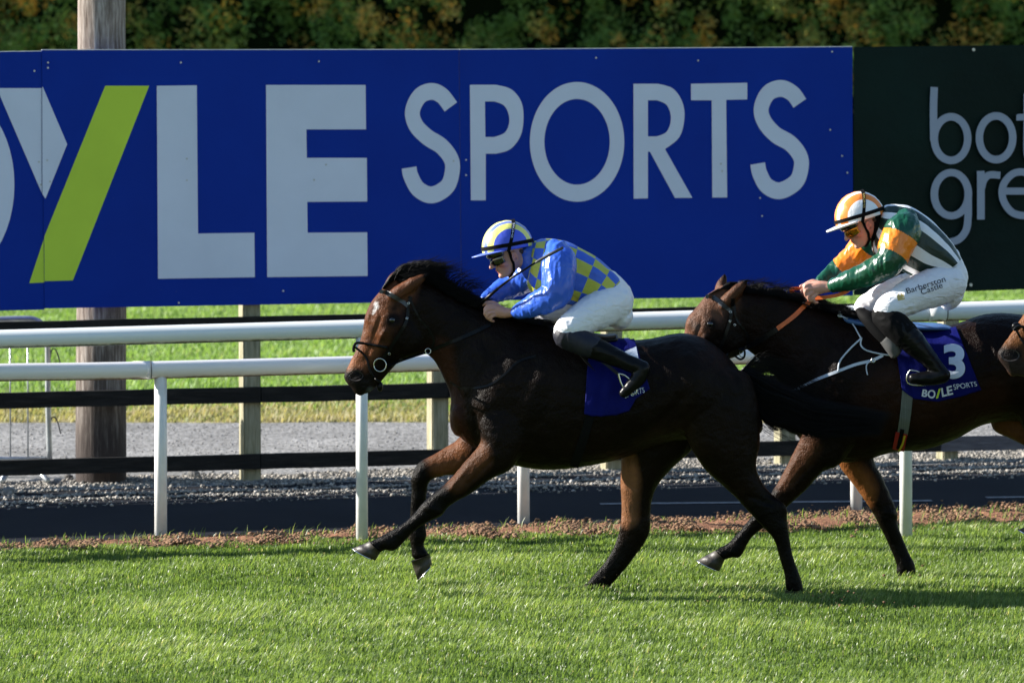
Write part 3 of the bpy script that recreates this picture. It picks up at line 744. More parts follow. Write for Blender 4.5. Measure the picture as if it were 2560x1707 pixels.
def wrinkle(me, amt, sc, stretch=(1, 1, 1), seed=0, sharp=True):
    co = get_co(me); no = get_no(me)
    d = np.array([mnoise.noise(Vector((p[0] * sc * stretch[0] + seed, p[1] * sc * stretch[1], p[2] * sc * stretch[2] + 1.7 * mnoise.noise(Vector(p) * sc * .5)))) for p in co.tolist()])
    d = (1 - np.abs(d) * 2.2) if sharp else d
    set_co(me, co + no * (d * amt)[:, None])
def hoof(h, name, c1, c2, s1, s2, hw, lat, parent, shoe=True):
    """coronet front/back and sole toe/heel in photo pixels"""
    mb = MB(); n = 20
    a = [(c1, c2, hw * .78, .0), (tuple(.5 * (u + v) for u, v in zip(c1, s1)), tuple(.5 * (u + v) for u, v in zip(c2, s2)), hw * .92, 0), (s1, s2, hw, 0)]
    V = []; Fc = []
    for p, q, w_, _ in a:
        P, Q = h.P(*p, lat), h.P(*q, lat); c = (P + Q) / 2; ax = (P - Q) / 2
        for k in range(n):
            t = 2 * math.pi * k / n; V.append(c + ax * math.cos(t) * (1 if math.cos(t) > 0 else .85) + Vector((0, w_ * math.sin(t), 0)))
    for i in range(2):
        for k in range(n): Fc.append((i * n + k, i * n + (k + 1) % n, (i + 1) * n + (k + 1) % n, (i + 1) * n + k))
    Fc.append(tuple(range(n))); 
    # concave sole
    P, Q = h.P(*s1, lat), h.P(*s2, lat); c = (P + Q) / 2; up = ((h.P(*c1, lat) + h.P(*c2, lat)) / 2 - c).normalized()
    b = len(V); V += [c + (V[2 * n + k] - c) * .82 for k in range(n)]; V += [c + (V[2 * n + k] - c) * .6 + up * .012 for k in range(n)]
    for k in range(n):
        k2 = (k + 1) % n; Fc.append((2 * n + k, 2 * n + k2, b + k2, b + k)); Fc.append((b + k, b + k2, b + n + k2, b + n + k))
    Fc.append(tuple(b + n + k for k in range(n)))
    o = mb.add(V, Fc).build('hoof', M['hoof'], parent, True)
    if shoe:
        mb = MB(); pts = []
        for k in range(-8, 9):
            t = k / 8 * 2.35; rv = (P - Q) / 2 * math.cos(t) * (1 if math.cos(t) > 0 else .85) + Vector((0, hw * math.sin(t), 0)); pts.append(c + rv * .96 - up * .003)
        mb.tube(pts, .0075, 6, flat=.6); mb.build('shoe', M['steel'], o, True)
    return o

def strands(name, parent, gen, N, r, mat=None, seg=5):
    """gen(i) -> list of control points; builds thin three-sided tapering hairs"""
    V = []; Fc = []
    for i in range(N):
        C = [Vector(p) for p in crom([list(p) for p in gen(i)], seg)]; m = len(C); b = len(V); rr = r * random.uniform(.5, 1.3)
        for j, p in enumerate(C):
            d = (C[min(j + 1, m - 1)] - C[max(j - 1, 0)]).normalized(); a = d.cross(Vector((0, 1, 0)));
            a = a.normalized() if a.length > 1e-4 else Vector((1, 0, 0)); e = d.cross(a); q = rr * (1 - j / (m - .8)) ** .6
            for k in range(3): t = k * 2.0944; V.append(p + a * q * math.cos(t) + e * q * math.sin(t))
            if j:
                for k in range(3): Fc.append((b + (j - 1) * 3 + k, b + (j - 1) * 3 + (k + 1) % 3, b + j * 3 + (k + 1) % 3, b + j * 3 + k))
    return link(name, mesh_np(name, V, Fc), mat or M['hair'], parent)

PXH = 1 / 428.0
DARK = np.array([.0026, .0020, .0018]); 
def horse(D):
    h = HB(D['Y0'], *D.get('shift', (0, 0)))
    root = thing('horse', D['label'], 'horse', 'racehorses galloping')
    mb = MB()
    for k in ('torso', 'neck', 'head'): h2 = D.get('headshift') if k == 'head' else None; h.loft(mb, D[k], 28, 3)
    for k in ('fn', 'ff', 'hn', 'hf'): h.loft(mb, D[k], 18, 3)
    for (x, y, lat, rx, ry, rz) in D.get('lumps', []): mb.ell(h.P(x, y, lat), (rx, ry, rz), nu=16, nv=10)
    # ears
    for (b1, b2, tip, lat, lt) in D['ears']:
        A, B, T = h.P(*b1, lat), h.P(*b2, lat), h.P(*tip, lt); c = (A + B) / 2
        rr = (A - B).length / 2; mid = c.lerp(T, .45)
        mb.dome_tube([c - (T - c) * .2, c, mid, c.lerp(T, .8), T], [rr * .85, rr, rr * .95, rr * .5, .004], 12)
    me = remesh('body', mb, D.get('voxel', .009), 7, .5)
    dabs(me, [(h.P(*a), h.P(*b), r, d) for a, b, r, d in D['dabs']])
    wrinkle(me, .0012, 9, (1, 1, .8), 3); wrinkle(me, .0014, 22, (1, 1, .7), 8)
    co = get_co(me); n = len(co)
    base = np.array(D['coat']); C = np.tile(base, (n, 1))
    nz = np.array([mnoise.noise(Vector(p) * 4.0) for p in co.tolist()])
    # sunlit areas painted lighter brown, plus the bay's own black points
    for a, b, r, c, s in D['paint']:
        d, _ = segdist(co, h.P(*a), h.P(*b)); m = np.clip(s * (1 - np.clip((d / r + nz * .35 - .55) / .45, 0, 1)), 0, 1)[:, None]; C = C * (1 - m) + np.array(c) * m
    bvh = bvh_of(me)
    for (x, y, rad, c, a) in D.get('marks', []):  # star, eye and muzzle; nostril hollows and shaded cheek painted dark
        q = surf(bvh, x + h.dx, y + h.dy)
        if q is None: continue
        d = np.linalg.norm(co - np.array(q[0]), axis=1) / (rad * PXH); m = (a * np.clip(1.5 - d + nz * .3, 0, 1))[:, None]; C = C * (1 - m) + np.array(c) * m
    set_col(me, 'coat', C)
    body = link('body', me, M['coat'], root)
    for q in D['hooves']: hoof(h, 'hoof', *q, root)
    # eyes and nostrils
    ex = D['eye']
    bvh = BVHTree.FromObject(body, bpy.context.evaluated_depsgraph_get()) if False else bvh_of(me)
    e = surf(bvh, ex[0] + h.dx, ex[1] + h.dy)
    mb = MB(); mb.ell(e[0] - e[1] * .012, (.022, .018, .017)); mb.build('eye', M['eye'], root, True)
    nx = D['nostril']; pr = surf(bvh, nx[0] + h.dx, nx[1] + h.dy)
    if pr:
        mb = MB(); px = ell2(nx[0], nx[1], nx[2], nx[3], 20); R = Matrix.Rotation(0, 3, 'Y'); V = [pr[0] + pr[1] * .0005 - pr[1] * .012]; Fc = []
        ring = []
        for (a, b) in px:
            q = surf(bvh, a + h.dx, b + h.dy); ring.append((q[0] + q[1] * .0025) if q else h.P(a, b, -.05))
        V += ring; Fc = [(0, 1 + k, 1 + (k + 1) % 20) for k in range(20)]
        mb.add(V, Fc).build('nostril', M['nostril'], root, True)
    return root, h, body, bvh
def bvh_of(me):
    bm = bmesh.new(); bm.from_mesh(me); b = BVHTree.FromBMesh(bm); bm.free(); return b
def surf(bvh, px, py):
    r = ray(px, py).normalized(); q = bvh.ray_cast(CAMP, r)
    return (q[0], q[1]) if q[0] is not None else None
def side(bvh, px, py, Y, off=.006):
    q = surf(bvh, px, py)
    return q[0] + q[1] * off if q and q[0].y < Y + .05 else W(px, py, Y)

H1 = dict(Y0=25.66, label='leading dark bay racehorse with a small white star, galloping in full stretch',
  coat=(.0062, .0034, .0023),
  torso=[(1160, 960, 1160, 1092, .12), (1198, 890, 1200, 1128, .19), (1260, 832, 1250, 1152, .23), (1330, 808, 1310, 1168, .25), (1400, 818, 1380, 1174, .27), (1480, 838, 1470, 1164, .285), (1560, 851, 1555, 1145, .29), (1630, 846, 1620, 1120, .285), (1700, 833, 1690, 1100, .285), (1760, 846, 1760, 1100, .28), (1820, 892, 1825, 1120, .25), (1866, 955, 1868, 1110, .19), (1889, 1020, 1888, 1080, .11)],
  neck=[(1003, 698, 1040, 870, .065), (1060, 700, 1083, 898, .075), (1120, 732, 1108, 942, .085), (1180, 760, 1126, 985, .10), (1240, 778, 1130, 1040, .14), (1300, 798, 1155, 1100, .18), (1350, 814, 1215, 1130, .20)],
  head=[(985, 694, 1048, 850, .070), (955, 722, 1072, 862, .082), (930, 752, 1066, 878, .094), (913, 788, 1043, 888, .094), (906, 830, 1008, 899, .070), (895, 865, 985, 916, .058), (881, 893, 966, 938, .050), (868, 918, 952, 955, .050), (860, 940, 938, 968, .052), (865, 956, 925, 980, .042), (880, 970, 908, 984, .03)],
  fn=[(1235, 960, 1370, 1040, .09, -.13), (1200, 1040, 1320, 1110, .10, -.15), (1202, 1103, 1278, 1172, .085, -.17), (1160, 1156, 1228, 1196, .07, -.17), (1119, 1204, 1178, 1232, .055, -.17), (1085, 1231, 1125, 1263, .046, -.17), (1057, 1256, 1104, 1288, .046, -.17), (1030, 1289, 1062, 1308, .034, -.17), (1003, 1311, 1030, 1332, .028, -.17), (975, 1328, 1008, 1356, .031, -.17), (950, 1342, 985, 1376, .036, -.17), (936, 1348, 962, 1374, .029, -.17), (926, 1353, 954, 1379, .036, -.17)],
  ff=[(1180, 1040, 1210, 1150, .09, .14), (1150, 1092, 1180, 1178, .075, .16), (1112, 1119, 1140, 1186, .06, .17), (1078, 1139, 1108, 1189, .05, .17), (1046, 1157, 1084, 1196, .048, .17), (1029, 1192, 1072, 1206, .046, .17), (1029, 1225, 1067, 1230, .034, .17), (1026, 1272, 1065, 1273, .029, .17), (1024, 1310, 1063, 1308, .030, .17), (1023, 1342, 1067, 1338, .037, .17), (1028, 1368, 1059, 1362, .030, .17), (1028, 1390, 1072, 1383, .038, .17)],
  hn=[(1660, 930, 1880, 955, .13, -.12), (1680, 1000, 1895, 1010, .14, -.13), (1705, 1065, 1898, 1065, .13, -.14), (1732, 1128, 1896, 1122, .115, -.15), (1765, 1176, 1891, 1166, .092, -.15), (1800, 1207, 1906, 1206, .072, -.15), (1836, 1240, 1932, 1238, .056, -.15), (1878, 1286, 1964, 1264, .050, -.15), (1908, 1318, 1968, 1305, .044, -.15), (1936, 1350, 1973, 1342, .034, -.15), (1949, 1395, 1983, 1391, .029, -.15), (1960, 1431, 1996, 1428, .034, -.15), (1963, 1455, 2005, 1455, .038, -.15), (1965, 1474, 2009, 1476, .036, -.15)],
  hf=[(1620, 960, 1790, 980, .12, .13), (1570, 1060, 1750, 1060, .12, .15), (1554, 1125, 1732, 1120, .11, .15), (1552, 1175, 1682, 1168, .09, .15), (1551, 1222, 1643, 1214, .068, .15), (1554, 1264, 1628, 1262, .054, .15), (1551, 1308, 1626, 1316, .050, .15), (1542, 1348, 1614, 1352, .042, .15), (1520, 1393, 1571, 1412, .032, .15), (1486, 1434, 1534, 1455, .035, .15), (1469, 1455, 1515, 1473, .036, .15)],
  ears=[((988, 716), (1010, 742), (1076, 682), -.06, -.075), ((966, 712), (984, 698), (996, 674), .055, .07)],
  hooves=[((924, 1353), (954, 1381), (882, 1370), (944, 1402), .062, -.17), ((1028, 1402), (1078, 1382), (1044, 1450), (1083, 1405), .058, .17), ((1962, 1474), (2010, 1478), (1957, 1499), (2015, 1501), .060, -.15), ((1462, 1458), (1512, 1476), (1449, 1482), (1506, 1492), .058, .15)],
  eye=(981, 800), nostril=(889, 939, 19, 13),
  marks=[(940, 760, 5, (.8, .78, .76), 1), (941, 768, 5, (.8, .78, .76), 1), (936, 777, 4, (.8, .78, .76), 1), (932, 785, 2.5, (.8, .78, .76), 1), (981, 800, 16, (.004, .003, .003), .95), (968, 806, 9, (.004, .003, .003), .7),
         (889, 938, 16, (.003, .002, .002), 1), (878, 940, 9, (.003, .002, .002), 1), (898, 934, 9, (.003, .002, .002), 1), (865, 945, 8, (.012, .010, .010), .9), (905, 965, 14, (.010, .008, .008), .9), (885, 960, 10, (.010, .008, .008), .9), (925, 960, 14, (.010, .008, .008), .8), (925, 975, 8, (.10, .12, .13), .6),
         (1000, 850, 40, (.006, .003, .002), .9), (1030, 800, 42, (.006, .003, .002), .9), (1010, 880, 30, (.006, .003, .002), .9), (970, 900, 26, (.006, .004, .003), .85), (950, 930, 22, (.006, .004, .003), .85), (1050, 850, 40, (.005, .003, .002), .9), (992, 760, 10, (.008, .005, .004), .6), (985, 772, 7, (.006, .004, .003), .8), (928, 820, 9, (.05, .030, .024), .6), (920, 850, 9, (.05, .030, .024), .5), (958, 850, 9, (.03, .014, .009), .6), (960, 875, 10, (.02, .010, .006), .5)],
  dabs=[((985, 770, -.10), (996, 782, -.10), .022, -.012), ((968, 786, -.10), (996, 812, -.10), .035, .009), ((962, 828, -.09), (930, 880, -.07), .014, .011), ((952, 790, -.09), (925, 860, -.07), .013, -.008), ((975, 782, -.1), (998, 790, -.1), .012, .010), ((940, 745, -.05), (915, 800, -.05), .02, .008), ((1000, 745, -.1), (1010, 790, -.1), .02, .006), ((945, 850, -.07), (905, 905, -.06), .018, -.006), ((1050, 845, -.1), (1030, 880, -.1), .04, .012),
        ((872, 930, -.05), (888, 924, -.06), .010, .007), ((905, 930, -.06), (900, 950, -.06), .010, .007), ((885, 940, -.06), (893, 938, -.06), .012, -.010), ((990, 790, -.1), (980, 810, -.1), .010, -.008), ((905, 965, -.05), (935, 962, -.05), .006, -.006), ((1020, 880, -.09), (975, 925, -.06), .018, .006),
        ((1225, 830, -.16), (1150, 1050, -.16), .05, .006), ((1300, 830, -.2), (1190, 1085, -.2), .06, .006), ((1345, 880, -.25), (1260, 1110, -.2), .045, -.005), ((1200, 1000, -.2), (1250, 1100, -.2), .06, .008), ((1330, 960, -.25), (1290, 1110, -.22), .06, .008), ((1370, 1000, -.27), (1330, 1150, -.25), .04, -.005),
        ((1130, 1040, -.02), (1160, 1110, -.02), .03, -.012), ((1140, 1030, -.10), (1165, 1100, -.10), .035, .016), ((1130, 1040, .08), (1150, 1100, .08), .035, .014), ((1185, 1040, -.17), (1190, 1110, -.15), .018, -.012),
        ((1700, 880, -.26), (1690, 1080, -.26), .03, -.012), ((1730, 900, -.26), (1760, 1100, -.24), .07, .02), ((1830, 930, -.2), (1870, 1120, -.2), .03, -.010), ((1860, 940, -.1), (1885, 1110, -.15), .04, .012), ((1690, 850, -.2), (1620, 1000, -.28), .05, -.010), ((1640, 1070, -.25), (1700, 1000, -.27), .03, -.010),
        ((1700, 1060, -.2), (1745, 1140, -.2), .02, .008), ((1540, 900, -.27), (1480, 1120, -.27), .03, .004), ((1580, 900, -.27), (1530, 1110, -.27), .02, -.004),
        ((1190, 1130, -.24), (1130, 1220, -.22), .016, .010), ((1230, 1150, -.25), (1170, 1210, -.22), .012, -.008), ((1060, 1265, -.22), (1100, 1280, -.2), .018, .008), ((1870, 1240, -.2), (1930, 1260, -.2), .018, -.008), ((1940, 1255, -.17), (1960, 1275, -.17), .02, .008),
        ((1075, 740, -.09), (1180, 960, -.11), .05, .008), ((1085, 880, -.08), (1160, 1000, -.11), .018, -.010), ((1130, 780, -.1), (1250, 900, -.16), .03, -.006)],
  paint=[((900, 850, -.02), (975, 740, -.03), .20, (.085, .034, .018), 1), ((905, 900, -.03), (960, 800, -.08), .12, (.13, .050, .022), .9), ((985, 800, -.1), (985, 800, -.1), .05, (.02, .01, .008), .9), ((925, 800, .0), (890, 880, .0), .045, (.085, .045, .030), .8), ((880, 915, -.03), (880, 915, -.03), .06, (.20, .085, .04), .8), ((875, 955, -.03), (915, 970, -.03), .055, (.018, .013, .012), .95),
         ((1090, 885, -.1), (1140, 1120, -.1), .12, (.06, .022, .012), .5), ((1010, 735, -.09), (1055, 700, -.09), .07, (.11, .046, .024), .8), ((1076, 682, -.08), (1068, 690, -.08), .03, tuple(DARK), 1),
         ((1150, 1120, .16), (1100, 1160, .16), .13, (.13, .052, .022), .95), ((1190, 1140, -.2), (1140, 1190, -.2), .12, (.085, .036, .016), .8), ((1560, 1150, .08), (1562, 1290, .08), .10, (.17, .080, .040), 1), ((1640, 1080, -.1), (1780, 1080, -.1), .2, (.020, .011, .006), .6),  # brown on the far hind leg kept to its sunlit front half
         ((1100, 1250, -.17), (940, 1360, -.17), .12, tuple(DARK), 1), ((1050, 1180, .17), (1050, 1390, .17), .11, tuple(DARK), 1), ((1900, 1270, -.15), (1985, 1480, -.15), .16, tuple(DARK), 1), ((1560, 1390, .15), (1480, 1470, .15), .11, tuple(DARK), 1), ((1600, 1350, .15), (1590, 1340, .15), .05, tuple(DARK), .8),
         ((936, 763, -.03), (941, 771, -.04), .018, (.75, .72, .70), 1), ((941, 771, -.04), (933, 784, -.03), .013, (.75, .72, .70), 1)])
def sh(L, dx, dy):
    return [tuple([q[0] + dx, q[1] + dy, q[2] + dx, q[3] + dy] + list(q[4:])) for q in L]
def shp(L, dx, dy): return [((a[0] + dx, a[1] + dy, *a[2:]), (b[0] + dx, b[1] + dy, *b[2:]), *r) for a, b, *r in L]
H2 = dict(Y0=26.15, label='second dark bay racehorse wearing number 3, its head behind the leader\'s rump',
  coat=(.0075, .0034, .0021),
  torso=[(1988, 960, 1990, 1085, .12), (2022, 900, 2030, 1130, .19), (2078, 822, 2085, 1153, .23), (2150, 800, 2150, 1153, .25), (2230, 814, 2230, 1130, .27), (2310, 824, 2310, 1123, .285), (2390, 810, 2390, 1096, .285), (2460, 786, 2450, 1064, .28), (2530, 784, 2520, 1052, .28), (2600, 800, 2600, 1060, .27), (2655, 845, 2660, 1090, .24), (2700, 910, 2700, 1080, .19), (2722, 970, 2722, 1030, .1)],
  neck=[(1835, 718, 1850, 862, .065), (1895, 722, 1885, 887, .075), (1955, 732, 1918, 918, .085), (2020, 756, 1955, 965, .11), (2080, 780, 1982, 1020, .15), (2140, 798, 2015, 1090, .185), (2190, 814, 2085, 1120, .20)],
  head=[(1802, 716, 1866, 828, .07), (1768, 736, 1872, 850, .082), (1741, 768, 1862, 876, .094), (1717, 797, 1838, 892, .094), (1711, 832, 1808, 903, .072), (1704, 870, 1787, 925, .06), (1692, 905, 1768, 950, .052), (1680, 935, 1752, 975, .05), (1672, 957, 1738, 990, .05), (1678, 974, 1722, 998, .04)],
  fn=[(2080, 950, 2200, 1010, .09, -.13), (2040, 1020, 2150, 1090, .10, -.15), (2004, 1090, 2100, 1160, .085, -.17), (1976, 1146, 2058, 1178, .07, -.17), (1950, 1195, 2012, 1227, .055, -.17), (1922, 1240, 1966, 1268, .046, -.17), (1893, 1275, 1935, 1303, .046, -.17), (1869, 1303, 1898, 1326, .034, -.17), (1848, 1328, 1874, 1350, .029, -.17), (1820, 1357, 1852, 1391, .036, -.17), (1803, 1367, 1828, 1393, .03, -.17), (1791, 1374, 1817, 1397, .036, -.17)],
  ff=[(2100, 1020, 2200, 1020, .09, .14), (2092, 1090, 2192, 1085, .09, .15), (2096, 1157, 2184, 1146, .078, .17), (2126, 1201, 2205, 1190, .064, .17), (2157, 1243, 2226, 1237, .052, .17), (2181, 1281, 2243, 1281, .048, .17), (2196, 1308, 2243, 1304, .042, .17), (2215, 1347, 2255, 1340, .031, .17), (2233, 1388, 2272, 1380, .029, .17), (2241, 1412, 2287, 1410, .037, .17), (2240, 1430, 2289, 1430, .037, .17)],
  hn=[(2500, 900, 2712, 905, .13, -.12), (2530, 980, 2728, 985, .14, -.13), (2545, 1040, 2730, 1040, .13, -.14), (2570, 1100, 2728, 1100, .115, -.15), (2600, 1150, 2722, 1144, .092, -.15), (2640, 1185, 2738, 1184, .072, -.15), (2676, 1218, 2764, 1216, .056, -.15), (2708, 1264, 2790, 1244, .050, -.15), (2740, 1296, 2798, 1284, .044, -.15), (2765, 1330, 2802, 1322, .034, -.15), (2778, 1370, 2812, 1368, .029, -.15), (2790, 1405, 2826, 1403, .034, -.15), (2794, 1430, 2836, 1430, .037, -.15)],
  hf=[(2500, 940, 2660, 940, .12, .13), (2478, 1020, 2650, 1020, .12, .15), (2482, 1072, 2640, 1090, .11, .15), (2520, 1092, 2640, 1140, .09, .15), (2575, 1120, 2650, 1180, .068, .15), (2615, 1165, 2680, 1215, .054, .15), (2650, 1205, 2720, 1240, .050, .15), (2672, 1240, 2728, 1262, .042, .15), (2680, 1290, 2722, 1300, .032, .15), (2680, 1340, 2718, 1345, .035, .15), (2676, 1375, 2718, 1380, .036, .15)],
  ears=[((1806, 742), (1834, 758), (1871, 697), -.06, -.075), ((1786, 732), (1812, 722), (1813, 683), .055, .07)],
  hooves=[((1788, 1375), (1814, 1400), (1743, 1400), (1803, 1429), .062, -.17), ((2238, 1432), (2290, 1430), (2232, 1452), (2293, 1454), .060, .17), ((2793, 1430), (2837, 1430), (2788, 1452), (2842, 1452), .058, -.15), ((2672, 1380), (2716, 1384), (2660, 1402), (2712, 1410), .058, .15)],
  eye=(1776, 810), nostril=(1700, 962, 18, 13),
  marks=[(1776, 810, 15, (.004, .003, .003), .95), (1800, 850, 36, (.006, .003, .002), .9), (1835, 800, 34, (.006, .003, .002), .9), (1790, 880, 34, (.006, .003, .002), .9), (1850, 850, 30, (.005, .003, .002), .9), (1738, 815, 10, (.16, .12, .10), .6), (1730, 800, 7, (.14, .10, .085), .5), (1766, 790, 8, (.02, .010, .007), .6)],
  dabs=shp(H1['dabs'][:12], 802, 12) + shp(H1['dabs'][12:18], 832, -8) + [((1965, 980, -.02), (2000, 1070, -.02), .03, -.012), ((1985, 980, -.10), (2000, 1060, -.10), .035, .014), ((1880, 1300, -.2), (1920, 1290, -.2), .018, .008), ((1990, 1150, -.23), (1950, 1215, -.22), .014, .010), ((2030, 1160, -.24), (1985, 1205, -.22), .012, -.008), ((2470, 850, -.26), (2500, 1040, -.26), .03, -.010), ((2215, 1280, .13), (2235, 1285, .13), .018, .007), ((2090, 870, -.2), (2090, 870, -.2), .03, .012)],
  paint=[((1715, 850, -.02), (1780, 750, -.03), .18, (.10, .050, .032), 1), ((1725, 850, -.03), (1765, 790, -.08), .10, (.14, .068, .040), .8), ((1778, 812, -.1), (1778, 812, -.1), .045, (.02, .01, .008), .9), ((1825, 745, -.09), (1858, 712, -.09), .07, (.07, .032, .017), .8), ((1871, 697, -.08), (1864, 704, -.08), .025, tuple(DARK), 1),
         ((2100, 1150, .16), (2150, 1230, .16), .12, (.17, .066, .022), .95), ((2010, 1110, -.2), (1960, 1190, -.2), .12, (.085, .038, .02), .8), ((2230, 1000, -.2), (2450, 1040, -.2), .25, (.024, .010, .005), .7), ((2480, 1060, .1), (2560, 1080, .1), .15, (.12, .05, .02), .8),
         ((1920, 1260, -.17), (1800, 1380, -.17), .12, tuple(DARK), 1), ((2225, 1290, .17), (2265, 1430, .17), .13, tuple(DARK), 1), ((2780, 1270, -.15), (2815, 1440, -.15), .16, tuple(DARK), 1), ((2700, 1250, .15), (2700, 1400, .15), .13, tuple(DARK), 1)])
DX3, DY3 = 1662, -42
hx = lambda L: L
H3 = dict(Y0=25.2, label='third racehorse entering at the right edge, only its brown muzzle and a foreleg in view',
  coat=(.06, .025, .011), voxel=.013,
  torso=sh(H1['torso'], DX3, DY3), neck=[(2712, 655, 2740, 822, .065)] + sh(H1['neck'], DX3, DY3)[1:],
  head=[(2700, 655, 2755, 805, .07), (2660, 676, 2750, 820, .082), (2622, 708, 2732, 842, .094), (2590, 745, 2700, 868, .094), (2562, 780, 2655, 890, .072), (2541, 812, 2625, 908, .058), (2522, 840, 2600, 922, .050), (2504, 864, 2582, 934, .049), (2493, 884, 2566, 942, .051), (2500, 903, 2550, 940, .043), (2514, 920, 2536, 938, .03)],
  fn=sh(H1['fn'], DX3 + 2, DY3 - 5), ff=sh(H1['ff'], DX3 + 10, DY3), hn=sh(H1['hn'], DX3, DY3), hf=sh(H1['hf'], DX3, DY3),
  ears=[((2690, 668), (2714, 692), (2772, 632), -.06, -.075), ((2662, 668), (2684, 650), (2690, 620), .055, .07)],
  hooves=[((924 + 1664, 1306), (954 + 1664, 1334), (882 + 1664, 1323), (944 + 1664, 1355), .062, -.17), ((2700, 1360), (2750, 1340), (2716, 1408), (2755, 1363), .058, .17), ((3624, 1432), (3672, 1436), (3619, 1457), (3677, 1459), .060, -.15), ((3124, 1416), (3174, 1434), (3111, 1440), (3168, 1450), .058, .15)],
  eye=(2655, 762), nostril=(2526, 888, 23, 15),
  marks=[(2526, 889, 18, (.003, .002, .002), 1), (2512, 888, 10, (.003, .002, .002), 1), (2542, 886, 12, (.003, .002, .002), 1), (2500, 880, 12, (.02, .016, .015), .9), (2525, 915, 16, (.02, .016, .015), .9), (2550, 915, 18, (.02, .015, .014), .9)],
  dabs=[((2520, 870, -.06), (2545, 905, -.06), .02, .006), ((2600, 800, -.1), (2560, 850, -.07), .014, .008)] + shp(H1['dabs'][12:22], DX3, DY3),
  paint=[((2495, 892, -.03), (2550, 930, -.03), .075, (.030, .022, .020), .95), ((2530, 840, -.03), (2580, 770, -.03), .1, (.17, .072, .028), .9), ((2750, 1208, -.17), (2600, 1318, -.17), .12, tuple(DARK), 1), ((2712, 1138, .17), (2712, 1348, .17), .11, tuple(DARK), 1), ((3560, 1228, -.15), (3650, 1438, -.15), .16, tuple(DARK), 1), ((3232, 1330, .15), (3142, 1430, .15), .13, tuple(DARK), 1)])
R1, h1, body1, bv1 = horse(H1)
R2, h2, body2, bv2 = horse(H2)
R3, h3, body3, bv3 = horse(H3)

# manes, forelocks, tails
def mane(root, h, line, N, lift, back, spread=.04, L=1.0):
    line = [np.array(p, float) for p in crom(line, 10)]
    def gen(i):
        t = random.random(); p = line[int(t * (len(line) - 1))]; k = random.random()
        lat = random.uniform(-spread, spread); s = random.uniform(.5, 1.15) * L
        a = h.P(p[0], p[1] + 6, lat * .6)
        up = lift * s * (.5 + .5 * k) * (.7 + .6 * math.sin(t * 19 + 1) ** 2); bk = back * s
        return [a, a + Vector((bk * .25, 0, up * .9)), a + Vector((bk * .65, lat, up * 1.05)), a + Vector((bk * 1.15, lat * 1.5, up * (.75 + .5 * random.uniform(-1, 1))))]
    return strands('mane', root, gen, N, .0022)
mane(R1, h1, [(975, 712), (1010, 698), (1050, 700)], 2600, .085, .14)
mane(R1, h1, [(1040, 702), (1075, 718), (1115, 742), (1160, 764), (1210, 784)], 4200, .055, .11)
mane(R1, h1, [(1190, 772), (1240, 790), (1300, 804), (1345, 812)], 1500, .03, .10, .05)
def fly(h, pts, N, root, dx=.18, up=.05):
    L = [np.array(p, float) for p in crom(pts, 8)]
    def gen(i):
        p = L[int(random.random() * (len(L) - 1))]; a = h.P(p[0], p[1], random.uniform(-.06, .05)); k = random.uniform(.4, 1.2); q = random.uniform(-1, 1); c = .012 * math.sin(p[0] * .11)
        return [a, a + Vector((dx * .3 * k, 0, up * .8 + c)), a + Vector((dx * .7 * k, .01 * q, up * (1 + .35 * q))), a + Vector((dx * k, .02 * q, up * (.8 + 1.1 * q)))]
    return strands('loose_hair', root, gen, N, .0012)
fly(h1, [(985, 700), (1030, 680), (1080, 690), (1130, 722), (1170, 745)], 420, R1, .17, .06)
fly(h1, [(1200, 772), (1260, 788), (1330, 804)], 160, R1, .12, .03)
fly(h2, [(1840, 722), (1900, 728), (1960, 742), (2040, 772), (2110, 800)], 420, R2, .13, .045)
def fore1(i):
    s = random.random(); return [h1.P(955 + 25 * s, 722 - 22 * s, random.uniform(-.05, .03)), h1.P(978 + 25 * s, 690 - 12 * s, random.uniform(-.05, .03)), h1.P(1015 + 40 * s, 664 + random.uniform(-6, 18), random.uniform(-.05, .03)), h1.P(1060 + random.uniform(-10, 70), 668 + random.uniform(-14, 40), random.uniform(-.08, .03))]
strands('forelock', R1, fore1, 900, .0022)
mane(R2, h2, [(1825, 728), (1870, 732), (1930, 742), (1990, 756), (2060, 776), (2110, 792)], 5200, .042, .10)
mane(R2, h2, [(1990, 760), (2060, 778), (2110, 790), (2150, 802)], 1600, .035, .08, .06)
def fore2(i):
    s = random.random(); return [h2.P(1768 + 25 * s, 738 - 14 * s, random.uniform(-.05, .03)), h2.P(1800, 722, random.uniform(-.05, .03)), h2.P(1822 + 20 * s, 712 + random.uniform(-8, 12), random.uniform(-.05, .03)), h2.P(1850 + random.uniform(-20, 20), 724 + random.uniform(-14, 20), random.uniform(-.08, .03))]
strands('forelock', R2, fore2, 500, .002)
mane(R3, h3, [(2710, 660), (2790, 680), (2880, 720), (2980, 765)], 500, .07, .12)
def tailgen(h, dx=0, dy=0, wide=1.0):
    def gen(i):
        k = random.random(); lat = random.gauss(0, .03)
        if i % 9 == 0: k = random.choice([0.0, 1.0]) + random.gauss(0, .06)
        up = [(1868, 935), (1905, 945), (1960, 972), (2040, 1005), (2130, 1020), (2225, 1035)]
        lo = [(1880, 1020), (1925, 1055), (1975, 1062), (2035, 1085), (2110, 1085), (2200, 1085)]
        c = [(1862, 920), (1882, 955), (1930, 990), (2000, 1020), (2090, 1045), (2215, 1065)]
        n = random.randint(4, 6); P = []
        for j in range(n):
            u = k; x = up[j][0] * (1 - u) + lo[j][0] * u + random.gauss(0, 5) ; y = up[j][1] * (1 - u) + lo[j][1] * u + random.gauss(0, 4)
            if j == 0: x, y = 1866 + random.uniform(-8, 8) + 14 * u, 925 + 90 * u * .8
            P.append(h.P(x + dx, y + dy, lat * (j + 1) * .45))
        return P
    return gen
